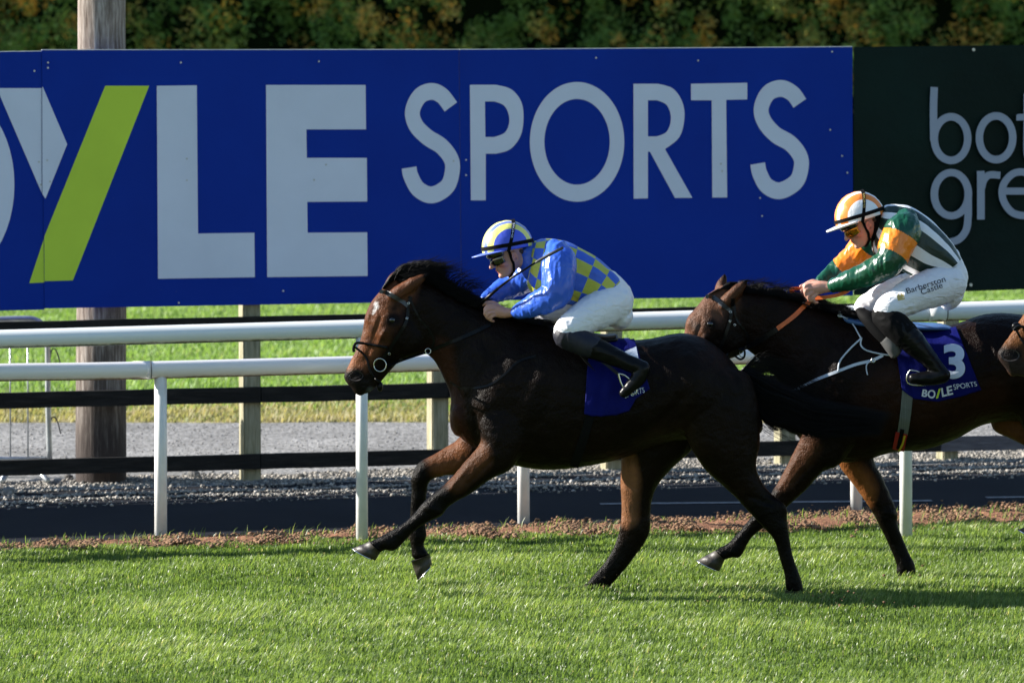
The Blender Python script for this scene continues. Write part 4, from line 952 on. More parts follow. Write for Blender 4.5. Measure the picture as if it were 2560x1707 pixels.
strands('tail', R1, tailgen(h1), 3000, .0018)
strands('tail', R2, tailgen(h2, 832, -40), 900, .003)
strands('tail', R3, tailgen(h3, DX3, DY3), 400, .003)
def arc(i):
    x = random.uniform(1862, 1900); k = random.uniform(0, 1); e = random.gauss(0, 9)
    return [h1.P(x - 8, 930 + 20 * k, .02), h1.P(x + 22, 902 + 22 * k + e, .02), h1.P(x + 75, 912 + 34 * k + e, .03), h1.P(x + 130, 948 + 40 * k + e * 2, .04), h1.P(x + 190, 990 + 30 * k + e * 2, .05)]
strands('tail_wisp', R1, arc, 330, .0013)
def wisp(i):
    x = random.uniform(1890, 2030); y = 1050 + random.uniform(-5, 25); d = random.uniform(30, 90)
    return [h1.P(x, y, .02), h1.P(x + d * .4, y + d * .25, .02), h1.P(x + d, y + d * .45 + random.uniform(-6, 14), .03), h1.P(x + d * 1.3, y + d * .6 + random.uniform(-5, 20), .03)]
strands('tail_wisp', R1, wisp, 70, .0012)

# ------------------------------------------------------------------ tack
def strap(name, h, bvh, pts, wpx, mat, parent, off=.004, Y=None, n=8, th=.004):
    """a flat leather strap lying on the animal's near side, through photo points"""
    C = crom(pts, n); mb = MB(); P = []
    Yd = Y if Y is not None else h.Y0 - .09
    for i, c in enumerate(C):
        d = C[min(i + 1, len(C) - 1)] - C[max(i - 1, 0)]; d = d[:2] / max(np.linalg.norm(d[:2]), 1e-6); nn = np.array([-d[1], d[0]]) * wpx / 2
        row = []
        for s in (1, -1):
            x, y = c[0] + nn[0] * s, c[1] + nn[1] * s
            q = side(bvh, x, y, Yd, off) if bvh is not None else W(x, y, Yd if len(c) < 3 else h.Y0 + c[2])
            row.append(q)
        P.append(row)
    # keep depth continuous where the strap leaves the body
    V = []; Fc = []
    for a, b in P:
        V += [a, b, b + Vector((0, th, 0)), a + Vector((0, th, 0))]
    for i in range(len(P) - 1):
        for k in range(4): Fc.append((i * 4 + k, i * 4 + (k + 1) % 4, i * 4 + 4 + (k + 1) % 4, i * 4 + 4 + k))
    Fc += [(3, 2, 1, 0), tuple(4 * (len(P) - 1) + k for k in range(4))]
    return mb.add(V, Fc).build(name, mat, parent, False)
def cord(name, h, bvh, pts, r, mat, parent, off=.006, Y=None, n=6, nn=8):
    Yd = Y if Y is not None else h.Y0 - .09
    C = crom(pts, n); P = [(side(bvh, c[0], c[1], Yd, off) if bvh is not None else h.P(*c)) for c in C]
    return MB().tube(P, r, nn).build(name, mat, parent, True)
def ringo(name, c, nrm, r, t, mat, parent, sq=1.0):
    a = Vector((1, 0, 0)); b = Vector((0, 0, 1)); n = 24
    a = (a - nrm * a.dot(nrm)).normalized(); b = nrm.cross(a)
    P = [c + a * r * math.cos(2 * math.pi * k / n) + b * r * sq * math.sin(2 * math.pi * k / n) for k in range(n + 1)]
    return MB().tube(P, t, 6, caps=False).build(name, mat, parent, True)
def bridle(root_label, h, bvh, b, hwm=.09):
    t = thing('bridle', root_label, 'bridle', 'bridles on the racehorses')
    L = M['leather']
    strap('browband', h, bvh, b['brow'], 10, M['browband'], t, .007)
    strap('cheekpiece', h, bvh, b['cheek'], 8, L, t, .007)
    strap('throat_lash', h, bvh, b['throat'], 5, L, t)
    if 'nose' in b: cord('noseband', h, bvh, b['nose'], .0085, L, t)
    if 'nose2' in b: cord('lower_noseband', h, bvh, b['nose2'], .007, L, t)
    for q in b.get('buckles', []):
        s = surf(bvh, *q)
        if s: ringo('buckle', s[0] + s[1] * .008, s[1], .006, .0018, M['steel'], t)
    if 'bit' in b:
        s = surf(bvh, *b['bit']); c = s[0] + s[1] * .012 if s else h.P(*b['bit'], -.07)
        ringo('bit_ring', c, Vector((-.25, -1, 0)).normalized(), .038, .004, M['steel'], t)
    return t
BR1 = bridle('black leather bridle on the leading horse with a crossed noseband', h1, bv1, dict(
    brow=[(949, 728), (968, 733), (993, 745), (1019, 765)], cheek=[(1028, 742), (1021, 764), (1016, 800), (1002, 828), (987, 853), (970, 878), (959, 893)],
    throat=[(1022, 740), (1048, 795), (1070, 820), (1085, 850), (1076, 874)], nose=[(886, 862), (893, 857), (915, 859), (940, 863), (969, 868)],
    nose2=[(888, 868), (896, 874), (910, 886), (919, 900), (924, 922), (934, 942), (950, 955)], buckles=[(1016, 796), (973, 883), (1022, 758)], bit=(950, 911)))
cord('nose_knot', h1, bv1, [(886, 862), (884, 872), (885, 880)], .009, M['leather'], BR1)
MB().ell(h1.P(950, 966, 0), (.018, .02, .03)).build('curb_knot', M['leather'], BR1, True)
strap('rein', h1, bv1, [(968, 914), (1005, 899), (1040, 887), (1068, 878), (1120, 858), (1170, 838), (1205, 822), (1225, 812), (1240, 797)], 9, M['leather'], BR1, .008, h1.Y0 - .085)
strap('rein', h1, None, [(975, 905, .06), (1060, 870, .12), (1150, 800, .16), (1215, 775, .08)], 8, M['leather'], BR1, .008, h1.Y0 + .13)
ringo('rein_ring', W(1070, 878, h1.Y0 - .10), Vector((0, -1, 0)), .016, .0028, M['steel'], BR1)
BR2 = bridle('black leather bridle on the horse wearing number 3 with orange reins', h2, bv2, dict(
    brow=[(1764, 741), (1785, 745), (1808, 762), (1827, 778)], cheek=[(1832, 745), (1828, 780), (1824, 803), (1815, 830), (1808, 852), (1795, 880)],
    throat=[(1835, 760), (1842, 800), (1870, 840), (1862, 874)], buckles=[(1824, 803), (1826, 780), (1836, 812)]))
strap('rein_end', h2, None, [(1838, 890, -.06), (1850, 898, -.07), (1860, 893, -.07), (1862, 880, -.07), (1858, 870, -.07)], 5, M['leather'], BR2)
strap('rein', h2, bv2, [(1790, 900), (1862, 868), (1900, 850), (1945, 822)], 12, M['leather'], BR2, .010, h2.Y0 - .09)
strap('rubber_rein', h2, bv2, [(1943, 822), (1980, 795), (2005, 772), (2030, 748)], 11, M['rubber_orange'], BR2, .012, h2.Y0 - .09)
strap('rubber_rein', h2, None, [(2030, 746, -.07), (2070, 742, -.11), (2100, 736, -.12), (2122, 725, -.12), (2116, 715, -.06), (2095, 722, .02)], 9, M['rubber_orange'], BR2)
strap('rubber_rein', h2, None, [(2010, 740, .02), (1985, 733, .0), (1977, 725, -.02), (1990, 721, .01), (2012, 724, .03), (2035, 730, .05)], 9, M['rubber_orange'], BR2)
ringo('martingale_ring', W(1856, 885, h2.Y0 - .06), Vector((0, -1, 0)), .018, .003, M['steel'], BR2)
BR3 = thing('bridle', 'black leather bridle on the brown muzzle at the right edge', 'bridle', 'bridles on the racehorses')
cord('noseband', h3, bv3, [(2534, 826), (2545, 816), (2565, 820), (2590, 835), (2612, 850)], .009, M['leather'], BR3)
MB().ell(h3.P(2541, 816, -.055), (.028, .02, .024)).build('nose_pad', M['leather'], BR3, True)
cord('lower_noseband', h3, bv3, [(2540, 824), (2552, 845), (2566, 868), (2580, 900)], .007, M['leather'], BR3)
# breast strap on horse 1, breast girth on horse 2
t = thing('breastplate', 'thin black breastplate strap on the leading horse', 'strap')
strap('strap', h1, bv1, [(1126, 955), (1150, 968), (1180, 970), (1224, 962), (1262, 935), (1296, 904), (1340, 890)], 5, M['leather'], t)
t = thing('breastplate', 'pale blue cord breastplate and strap on the number 3 horse', 'strap')
cord('cord', h2, bv2, [(2100, 790), (2120, 798), (2136, 818), (2150, 843), (2154, 846)], .0045, M['cord'], t)
cord('cord', h2, bv2, [(2154, 846), (2152, 862), (2160, 873), (2177, 880), (2205, 886), (2241, 891)], .0050, M['cord'], t)
cord('cord', h2, bv2, [(2154, 846), (2130, 868), (2108, 892), (2098, 910), (2096, 928)], .0055, M['cord'], t)
strap('breast_strap', h2, bv2, [(1960, 990), (1985, 977), (2035, 952), (2097, 927), (2140, 911), (2181, 901), (2208, 888)], 7, M['cord'], t)
cord('cord_end', h2, bv2, [(2181, 901), (2168, 910), (2166, 922), (2169, 938)], .004, M['cord'], t)
MB().ell(h2.P(2100, 785, -.05), (.017, .02, .022)).build('knot', M['cord'], t, True)
ringo('ring', W(2183, 901, h2.Y0 - .27), Vector((0, -1, 0)), .011, .004, M['steel'], t)

# girths and saddle cloths draped over the body
def drape(name, h, bvh, xt, top, bot, mat, parent, off=.012, nx=60, ny=40, ripple=.006):
    """cloth over the back: bot(u) lower edge, top(u) where it passes over the spine, in photo pixels"""
    V = []; Fc = []
    for i in range(nx + 1):
        u = i / nx
        for j in range(ny + 1):
            v = j / ny; x0, y0 = top(u); x1, y1 = bot(u); x = x0 + (x1 - x0) * v; y = y0 + (y1 - y0) * v
            q = surf(bvh, x, y)
            rp = ripple * math.sin(u * 17 + 4 * mnoise.noise(Vector((u * 3, v * 2, 1)))) * v + ripple * 1.5 * mnoise.noise(Vector((u * 5, v * 4, 7)))
            if q and q[0].y < h.Y0 + .1: V.append(q[0] + q[1] * (off + rp))
            else: V.append(W(x, y, h.Y0 - .02))
    for i in range(nx):
        for j in range(ny):
            a = i * (ny + 1) + j; Fc.append((a, a + 1, a + ny + 2, a + ny + 1))
    o = link(name, mesh_np(name, V, Fc), mat, parent)
    m = o.modifiers.new('s', 'SOLIDIFY'); m.thickness = .004; m.offset = 1
    return o
def pl2(pts):
    P = [np.array(p, float) for p in pts]
    def f(u):
        k = u * (len(P) - 1); i = min(int(k), len(P) - 2); return P[i] + (P[i + 1] - P[i]) * (k - i)
    return f
def text_mesh(body, size_px=100, bold=0.0, cw=1.0):
    cu = bpy.data.curves.new('t', 'FONT'); cu.body = body; cu.size = 1; cu.offset = bold
    o = bpy.data.objects.new('t', cu); me = bpy.data.meshes.new_from_object(o); bpy.data.objects.remove(o)
    bm = bmesh.new(); bm.from_mesh(me); bmesh.ops.triangulate(bm, faces=bm.faces)
    for _ in range(2): bmesh.ops.subdivide_edges(bm, edges=[e for e in bm.edges if e.calc_length() > .12], cuts=1); bmesh.ops.triangulate(bm, faces=bm.faces)
    V = np.array([v.co[:2] for v in bm.verts]); Fc = [tuple(v.index for v in f.verts) for f in bm.faces]; bm.free(); bpy.data.meshes.remove(me)
    mn = V.min(0); mx = V.max(0); V = (V - mn) / (mx - mn); return V, Fc
def decal(name, body, quad, bvh, mat, parent, off=.004, bold=0.0, Yf=None):
    """print text into the photo quad (bottom left, bottom right, top right, top left), lying on a surface"""
    V, Fc = text_mesh(body, bold=bold) if isinstance(body, str) else body
    bl, br, tr, tl = [np.array(q, float) for q in quad]; P = []
    for u, v in V:
        p = (bl * (1 - u) + br * u) * (1 - v) + (tl * (1 - u) + tr * u) * v
        q = surf(bvh, *p)
        if q is None: P.append(P[-1] if P else W(p[0], p[1], Yf or 26))
        else:
            nq = q[1] if q[1].y < 0 else -q[1]; P.append(q[0] + nq * off)
    return link(name, mesh_np(name, P, Fc, False), mat, parent)
def bvh_obj(o):
    dg = bpy.context.evaluated_depsgraph_get(); dg.update(); me = bpy.data.meshes.new_from_object(o.evaluated_get(dg)); b = bvh_of(me); bpy.data.meshes.remove(me); return b

SC1 = thing('saddle_cloth', 'blue saddle cloth with partly hidden lettering on the leading horse', 'saddle cloth')
c1 = drape('cloth', h1, bv1, None, pl2([(1474, 842), (1500, 846), (1530, 850), (1560, 852), (1585, 849)]), pl2([(1461, 1034), (1500, 1040), (1540, 1036), (1573, 1026), (1590, 995), (1624, 972)]), M['clothblue'], SC1)
cb1 = bvh_obj(c1)
decal('lettering', 'SPORTS', [(1562, 995), (1612, 981), (1609, 968), (1566, 978)], cb1, M['letter'], SC1, .006)
decal('lettering', '1', [(1568, 905), (1596, 897), (1590, 868), (1562, 880)], cb1, M['letter'], SC1, .006, .02)
SC2 = thing('saddle_cloth', 'blue saddle cloth with a large white number 3', 'saddle cloth')
c2 = drape('cloth', h2, bv2, None, pl2([(2230, 820), (2270, 826), (2310, 830), (2350, 828), (2392, 822)]), pl2([(2256, 975), (2285, 996), (2345, 1003), (2400, 990), (2452, 974)]), M['clothblue'], SC2, ripple=.004)
# corner shaping: right edge bulges back
cb2 = bvh_obj(c2)
decal('number', '3', [(2358, 946), (2412, 948), (2412, 861), (2358, 861)], cb2, M['letter'], SC2, .007, .035)
decal('lettering', 'BO', [(2304, 990), (2337, 997), (2339, 975), (2307, 973)], cb2, M['letter'], SC2, .007, .03)
decal('lettering', ([(0, 0), (.45, 0), (1, 1), (.55, 1)], [(0, 1, 2, 3)]), [(2339, 996), (2351, 994), (2352, 970), (2340, 973)], cb2, M['slash'], SC2, .007)
decal('lettering', 'LE', [(2355, 992), (2383, 985), (2379, 963), (2352, 970)], cb2, M['letter'], SC2, .007, .03)
decal('lettering', 'SPORTS', [(2385, 974), (2443, 964), (2440, 953), (2382, 961)], cb2, M['letter'], SC2, .007)
def girth(label, h, bvh, a, b, w, mat, extra=None):
    t = thing('girth', label, 'girth', 'girths round the racehorses')
    strap('webbing', h, bvh, [a, ((a[0] + b[0]) / 2 + 2, (a[1] + b[1]) / 2), b], w, mat, t, .006, h.Y0 - .1, n=14)
    return t
girth('black elastic girth under the leading horse', h1, bv1, (1478, 1030), (1434, 1166), 22, M['black_cloth'])
g2_ = girth('grey striped elastic girth with red and yellow end under the number 3 horse', h2, bv2, (2269, 975), (2256, 1085), 27, M['girth'])
strap('red_webbing', h2, bv2, [(2254, 1080), (2245, 1122)], 30, M['red'], g2_, .010, h2.Y0 - .1)
strap('yellow_webbing', h2, bv2, [(2262, 1085), (2256, 1105), (2246, 1124)], 5, M['yellow'], g2_, .014, h2.Y0 - .1)
strap('black_webbing', h2, bv2, [(2256, 1070), (2245, 1118)], 10, M['black_cloth'], g2_, .013, h2.Y0 - .1)

# saddles
def loftpx(h, st, name, mat, parent, n=18, vox=None):
    mb = MB(); h.loft(mb, st, n, 4); return mb.build(name, mat, parent, True)
SD1 = thing('saddle', 'small black racing saddle under the rider in blue and yellow', 'saddle')
loftpx(h1, [(1395, 806, 1400, 822, .10), (1440, 822, 1445, 842, .13), (1500, 835, 1503, 856, .14), (1535, 834, 1538, 858, .12)], 'seat', M['leather'], SD1)
loftpx(h1, [(1415, 826, 1440, 876, .02, -.26), (1425, 850, 1462, 905, .016, -.30), (1450, 880, 1490, 930, .012, -.31)], 'flap', M['leather'], SD1)
strap('stirrup_leather', h1, None, [(1468, 880, -.33), (1508, 905, -.36), (1545, 935, -.39)], 8, M['leather'], SD1)
SD2 = thing('saddle', 'black racing saddle with pale blue rear pad on the number 3 horse', 'saddle')
loftpx(h2, [(2110, 786, 2120, 812, .08), (2180, 800, 2184, 822, .12), (2290, 806, 2292, 826, .14), (2345, 808, 2347, 826, .14), (2378, 816, 2378, 824, .10)], 'seat', M['pad_blue'], SD2)
loftpx(h2, [(2140, 778, 2165, 772, .035, -.20), (2150, 800, 2182, 782, .05, -.24), (2185, 842, 2222, 815, .045, -.29), (2220, 872, 2252, 846, .035, -.32), (2232, 886, 2256, 868, .02, -.33)], 'knee_roll', M['black_cloth'], SD2)
loftpx(h2, [(2200, 856, 2238, 828, .050, -.300), (2214, 876, 2250, 850, .046, -.318), (2226, 892, 2254, 870, .032, -.328)], 'rubber_patch', M['grey_rubber'], SD2)
def stirrup(h, pts, lat, parent):
    P = [h.P(x, y, lat) for x, y in pts]; P.append(P[0]); C = [Vector(p) for p in crom([list(p) for p in P], 4)]
    MB().tube(C, .0055, 8, caps=False).build('stirrup', M['steel'], parent, True)
stirrup(h1, [(1546, 934), (1552, 955), (1562, 972), (1580, 984), (1592, 978), (1580, 955), (1562, 938)], -.40, SD1)
stirrup(h2, [(2276, 925), (2268, 938), (2268, 955), (2282, 962), (2312, 962), (2322, 955), (2302, 932)], -.36, SD2)

# ================================================================== JOCKEYS
PX = 1 / 428.0          # metres per photo pixel at the horses
def chain(mb, h, L, n=18, refine=4, dome=True):
    """limb through (px, py, lateral, radius_px)"""
    C = crom(L, refine); P = [h.P(c[0], c[1], c[2]) for c in C]; R = [c[3] * PX for c in C]
    return mb.dome_tube(P, R, n) if dome else mb.tube(P, R, n)
def uvtube(name, h, st, mat, parent, n=56, refine=8, wr=0, seed=0, close=False):
    st2 = crom(st, refine); m = len(st2); V = []; Fc = []; uv = []
    for i, q in enumerate(st2):
        a = h.P(q[0], q[1], q[5]); b = h.P(q[2], q[3], q[5]); c = (a + b) / 2; ax = (a - b) / 2
        for k in range(n + 1):
            t = 2 * math.pi * k / n; ct, s_ = math.cos(t), math.sin(t)
            ct = math.copysign(abs(ct) ** .85, ct); s_ = math.copysign(abs(s_) ** .85, s_)
            p = c + ax * ct - Vector((0, q[4] * s_, 0))
            if wr:
                kk = t; f = mnoise.fractal(Vector((math.cos(t) * 2.2 + seed, i / m * 5, math.sin(t) * 2.2)), 1, 2, 3)
                p += (p - c).normalized() * wr * f
            V.append(p); uv.append((i / (m - 1), k / n))
    for i in range(m - 1):
        for k in range(n): Fc.append((i * (n + 1) + k, i * (n + 1) + k + 1, (i + 1) * (n + 1) + k + 1, (i + 1) * (n + 1) + k))
    me = mesh_np(name, V, Fc); L = me.uv_layers.new(name='uv')
    for lp in me.loops: L.data[lp.index].uv = uv[lp.vertex_index]
    return link(name, me, mat, parent)
def sleeve(name, h, L, mat, parent, band=None, seed=0, amt=.0032):
    mb = MB(); chain(mb, h, L, 18, 4); me = remesh(name, mb, .006, 3); wrinkle(me, amt * 1.7, 8, (2.2, 1, .7), seed); wrinkle(me, amt * .7, 15, (2.4, 1, .8), seed + 2); wrinkle(me, amt * .35, 24, (1.5, 1, .6), seed + 5)
    if band:
        co = get_co(me); a = np.array(h.P(*band[0])); b = np.array(h.P(*band[1])); ab = b - a; t = ((co - a) @ ab) / (ab @ ab); set_f(me, 'u', ((t > 0) & (t < 1)).astype(np.float32))
    return link(name, me, mat, parent)
def fingers(mb, h, L):
    for f in L: chain(mb, h, f, 10, 3)
def head_frame(h, c, ang, lat):
    """head axes: f = facing direction in the photo plane, u = crown direction"""
    C = h.P(*c, lat); f = Vector((-math.cos(ang), 0, -math.sin(ang))); u = Vector((-math.sin(ang), 0, math.cos(ang)))
    tw = Matrix.Rotation(.22, 3, u); f = tw @ f; s = f.cross(u); 
    return C, f.normalized(), u.normalized(), s.normalized()
def jockey(J):
    h = J['h']; root = thing('person', J['label'], 'person', 'jockeys riding crouched')
    # ---- one continuous body: head, neck, trunk, arms, hands, legs
    mb = MB(); C, f, u, s = head_frame(h, J['head'], J['tilt'], J.get('hlat', 0)); k = J.get('hs', 1.0)
    pt = lambda a, b, c=0: C + f * a * k + u * b * k + s * c * k
    prof = [(.105, .100, -.060, .040), (.085, .118, -.085, .064), (.05, .122, -.098, .076), (.02, .118, -.100, .078), (-.005, .113, -.095, .074), (-.03, .112, -.085, .071), (-.055, .108, -.065, .066), (-.075, .104, -.045, .058), (-.095, .100, -.015, .047), (-.112, .097, .02, .036), (-.122, .090, .045, .024)]
    rings = []; n = 24
    for (b, fr, bk, hw) in prof:
        c0 = pt((fr + bk) / 2, b); rings.append([c0 + f * (fr - bk) / 2 * math.cos(t) * k + s * hw * math.sin(t) * k * (1 - .12 * max(0, math.cos(t))) for t in [2 * math.pi * q / n for q in range(n)]])
    V = [p for r in rings for p in r]; Fc = [(i * n + q, i * n + (q + 1) % n, (i + 1) * n + (q + 1) % n, (i + 1) * n + q) for i in range(len(rings) - 1) for q in range(n)]
    Fc += [tuple(range(n))[::-1], tuple((len(rings) - 1) * n + q for q in range(n))]; mb.add(V, Fc)
    mb.dome_tube([pt(.104, .005), pt(.122, -.022), pt(.134, -.042)], [.009 * k, .0115 * k, .0125 * k], 10)          # nose
    for sg in (1, -1): mb.ell(pt(.118, -.043, sg * .011), (.009, .009, .008), nu=8, nv=6)
    mb.dome_tube([pt(.095, -.066, -.022), pt(.108, -.067, 0), pt(.095, -.066, .022)], [.006, .008, .006], 8)          # upper lip
    mb.dome_tube([pt(.090, -.079, -.02), pt(.103, -.080, 0), pt(.090, -.079, .02)], [.006, .0075, .006], 8)           # lower lip
    mb.ell(pt(.090, -.108, 0), (.018, .022, .016), nu=10, nv=8)
    for sg in (1, -1):
        mb.ell(pt(.065, -.040, sg * .047), (.030, .022, .022), nu=10, nv=8)                                            # cheekbone
        e = pt(-.004, -.018, sg * .077)                                                                                # ear
        R = [e + u * .030 * math.cos(a) * k - u * .004 + f * (.017 * math.sin(a)) * k - s * sg * -.006 for a in [x * .6 for x in range(-3, 8)]]
        mb.dome_tube(R, [.0045] * len(R), 8); mb.ell(e, (.013, .008, .020), nu=10, nv=8)
    chain(mb, h, J['neck'], 18)
    h.loft(mb, [tuple(q[:4]) + (q[4] * .86, q[5]) for q in inner(J['torso'])], 20, 3)
    for key in ('arm_n', 'arm_f'): chain(mb, h, [(a, b, c, r * .72 if i < len(J[key]) - 2 else r) for i, (a, b, c, r) in enumerate(J[key])], 14)
    for key in ('thigh_n', 'thigh_f', 'shin_n', 'shin_f'): chain(mb, h, [(a, b, c, r * .8) for a, b, c, r in J[key]], 14)
    for key in ('hand_n', 'hand_f'):
        if key in J: fingers(mb, h, J[key])
    me = remesh('body', mb, .0046, 3, .5)
    co = get_co(me); 
    def dist(p): return np.linalg.norm(co - np.array(p), axis=1)
    no = get_no(me); d = np.zeros(len(co))
    d -= .006 * np.exp(-(dist(pt(.098, -.0735, 0)) / .009) ** 2); 
    for sg in (1, -1): d -= .007 * np.exp(-(dist(pt(.10, .0, sg * .032)) / .017) ** 2); d -= .003 * np.exp(-(dist(pt(-.0, -.018, sg * .083)) / .006) ** 2)
    set_co(me, co + no * d[:, None])
    Cc = np.tile(np.array([.52, .27, .20]), (len(co), 1))
    def paint(p, r, c, a):
        m = (a * np.exp(-(dist(p) / r) ** 2))[:, None]; return Cc * (1 - m) + np.array(c) * m
    for sg in (1, -1): Cc = paint(pt(.075, -.045, sg * .05), .030, (.50, .14, .11), .8); Cc = paint(pt(0, -.018, sg * .08), .022, (.52, .16, .12), .6)
    Cc = paint(pt(.105, -.073, 0), .018, (.40, .11, .10), .8); Cc = paint(pt(.134, -.042), .014, (.55, .20, .15), .6)
    dd = np.clip((.045 - np.abs(((co - np.array(C)) @ np.array(u)) / k + .0) ) * 0, 0, 1)
    set_col(me, 'skin', Cc); link('body', me, M['skin_p'], root)
    # eyes behind the goggles, hair at the nape
    for sg in (1, -1): MB().ell(pt(.092, 0, sg * .032), (.012, .012, .012)).build('eye', M['eye'], root, True)
    hm = MB()
    hm.dome_tube([pt(-.05, .0, -.064), pt(-.072, -.02, -.045), pt(-.085, -.025, 0), pt(-.072, -.02, .045), pt(-.05, .0, .064)], [.010, .016, .018, .016, .010], 10)
    hm.build('hair', M['brows'], root, True)
    # ---- clothes
    tor = uvtube('silk_jacket', h, J['torso'], J['m_torso'], root, wr=J.get('wr', .010), seed=J['seed'])
    if 'collar' in J: mb = MB(); chain(mb, h, J['collar'], 18); link('collar', remesh('collar', mb, .006, 2), J['m_collar'], root)
    sleeve('sleeve', h, J['sleeve_n'], J['m_sleeve'], root, J.get('band_n'), J['seed']); sleeve('sleeve', h, J['sleeve_f'], J['m_sleeve'], root, J.get('band_f'), J['seed'] + 3)
    mb = MB(); chain(mb, h, J['thigh_n'], 24); chain(mb, h, J['thigh_f'], 24); h.loft(mb, J['pelvis'], 24, 3)
    me = remesh('breeches', mb, .0065, 5); wrinkle(me, .0035, 11, (1.6, 1, 1.6), J['seed'] + 8); wrinkle(me, .0010, 24, (1.2, .6, 1.6), J['seed'])
    br = link('breeches', me, M['breeches'], root)
    for key in ('shin_n', 'shin_f'):
        mb = MB(); chain(mb, h, J[key], 20); fk = 'foot' + key[-2:]
        if fk in J: chain(mb, h, J[fk], 16)
        me = remesh('boot', mb, .006, 3); wrinkle(me, .002, 14, (1, 1, 1.8), 4); b = link('boot', me, M['leather'], root)
        kk = 'knee' + key[-2:]
        if kk in J: mb = MB(); chain(mb, h, J[kk], 20); me = remesh('gaiter', mb, .006, 3); wrinkle(me, .003, 18, (1, 1, 1), 2); link('gaiter', me, J['m_knee'], root)
    # ---- helmet with silk cap, peak, band, goggles
    hl = MB(); nu, nv = 48, 24; hr = J.get('hr', (.156, .120, .156)); hc = pt(.0 + J.get('hoff', 0), .040); lat = []
    f0, u0, s0 = f, u, s; Rt = Matrix.Rotation(J.get('ht', .13), 3, s) if (Matrix.Rotation(.1, 3, s) @ f).z > f.z else Matrix.Rotation(-J.get('ht', .13), 3, s); f = Rt @ f; u = Rt @ u
    V = []; Fc = []
    for j in range(nv + 1):
        ph = (math.pi * .53) * j / nv
        for i in range(nu):
            th = 2 * math.pi * i / nu; a, b_, c_ = math.sin(ph) * math.cos(th), math.sin(ph) * math.sin(th), math.cos(ph)
            wv = 1 + .012 * mnoise.noise(Vector((a * 6, b_ * 6, c_ * 9)))
            V.append(hc + (f * a * hr[0] * (1.0 if a > 0 else .95) + s * b_ * hr[1] + u * c_ * hr[2]) * k * wv); lat.append(abs(b_ + J.get('lsh', .0)))
    for j in range(nv):
        for i in range(nu): Fc.append((j * nu + i, j * nu + (i + 1) % nu, (j + 1) * nu + (i + 1) % nu, (j + 1) * nu + i))
    me = mesh_np('helmet', V, Fc); set_f(me, 'lat', lat); hel = link('helmet', me, J['m_cap'], root)
    m = hel.modifiers.new('s', 'SOLIDIFY'); m.thickness = .006; m.offset = -1
    # peak
    V = []; Fc = []; nn = 22
    for r_ in range(5):
        for i in range(nn + 1):
            th = -1.25 + 2.5 * i / nn; e = 1 + r_ / 4 * (.44 * math.cos(th) ** 1.5); V.append(hc + (f * math.cos(th) * hr[0] * e + s * math.sin(th) * hr[1] * (1 + r_ / 4 * .08) - u * (.012 + .012 * (e - 1) * 2)) * k)
    for r_ in range(4):
        for i in range(nn): a = r_ * (nn + 1) + i; Fc.append((a, a + 1, a + nn + 2, a + nn + 1))
    pk = link('peak', mesh_np('peak', V, Fc), J['m_peak'], root); m = pk.modifiers.new('s', 'SOLIDIFY'); m.thickness = J.get('pkth', .006); m.offset = 0
    # elastic bands
    def hoop(name, fn, r, mat, t0=0, t1=2 * math.pi, n=60, par=root, wdt=.011):
        V = []; Fc = []
        for i in range(n + 1):
            p, nrm, ax = fn(t0 + (t1 - t0) * i / n); 
            for sx, so in ((1, .002), (-1, .002), (-1, .0055), (1, .0055)): V.append(p + ax * sx * wdt * k + nrm * so)
        for i in range(n):
            for q in range(4): Fc.append((i * 4 + q, i * 4 + (q + 1) % 4, i * 4 + 4 + (q + 1) % 4, i * 4 + 4 + q))
        return link(name, mesh_np(name, V, Fc, False), mat, par)
    def fband(t, z=.10):
        sc = math.sqrt(1 - z * z); d = f * math.cos(t) * hr[0] * (1.0 if math.cos(t) > 0 else .95) * sc + s * math.sin(t) * hr[1] * sc
        return hc + (d + u * z * hr[2]) * k, d.normalized(), u
    hoop('cap_band', fband, .01, M['black_cloth'])
    def vband(t):
        tl = J.get('vb', -.25); a = math.sin(tl) ; w2 = math.cos(t); z = math.sin(t)
        e = f * (-.30 - .25 * (1 - z)*0 + .10 * (1 - z)) ; d = s * w2 * hr[1] * .95 + u * z * hr[2] * .95 + f * (-.32 * hr[0] * (z) + .12 * hr[0] * (1 - z))
        nrm = (s * w2 / hr[1] + u * z / hr[2] + f * (-.3 * z) / hr[0]).normalized(); return hc + d * k + nrm * .002, nrm, f
    vs = hoop('goggle_strap', vband, .01, M['black_cloth'], -.15, math.pi + .15, par=root, wdt=.0105)
    hf_ = (hc, f, u, s, hr, k); f, u, s = f0, u0, s0
    # spare goggles pushed against the forehead, and the pair worn
    V = []; Fc = []; nn = 20
    def shield(name, z0, z1, rr, mat, t0=-1.15, t1=1.15, bul=.0, fo=0, fr=None):
        V = []; Fc = []; nr = 6
        for j in range(nr + 1):
            v = j / nr
            for i in range(nn + 1):
                th = t0 + (t1 - t0) * i / nn; e = 1 + bul * math.sin(math.pi * v); wn = 1 - .55 * (abs(th) / t1) ** 2 * 0
                zz = z0 + (z1 - z0) * v * (1 - .25 * (abs(th) / t1) ** 3) + (.012 * (abs(th) < .12) if z1 < z0 and v > .9 and fo else 0)
                V.append(C + (f * (math.cos(th) * rr + fo) + s * math.sin(th) * rr * .80 + u * zz) * k * 1.0 + f * (e - 1) * .1)
        for j in range(nr):
            for i in range(nn): a = j * (nn + 1) + i; Fc.append((a, a + 1, a + nn + 2, a + nn + 1))
        o = link(name, mesh_np(name, V, Fc), mat, root); m = o.modifiers.new('s', 'SOLIDIFY'); m.thickness = .006; return o
    shield('raised_goggles', .045, .008, .136, M['goggle'], bul=.06, fo=.0)
    shield('goggles', .012, -.044, .112, J['m_gog'], bul=.09, fo=.010)
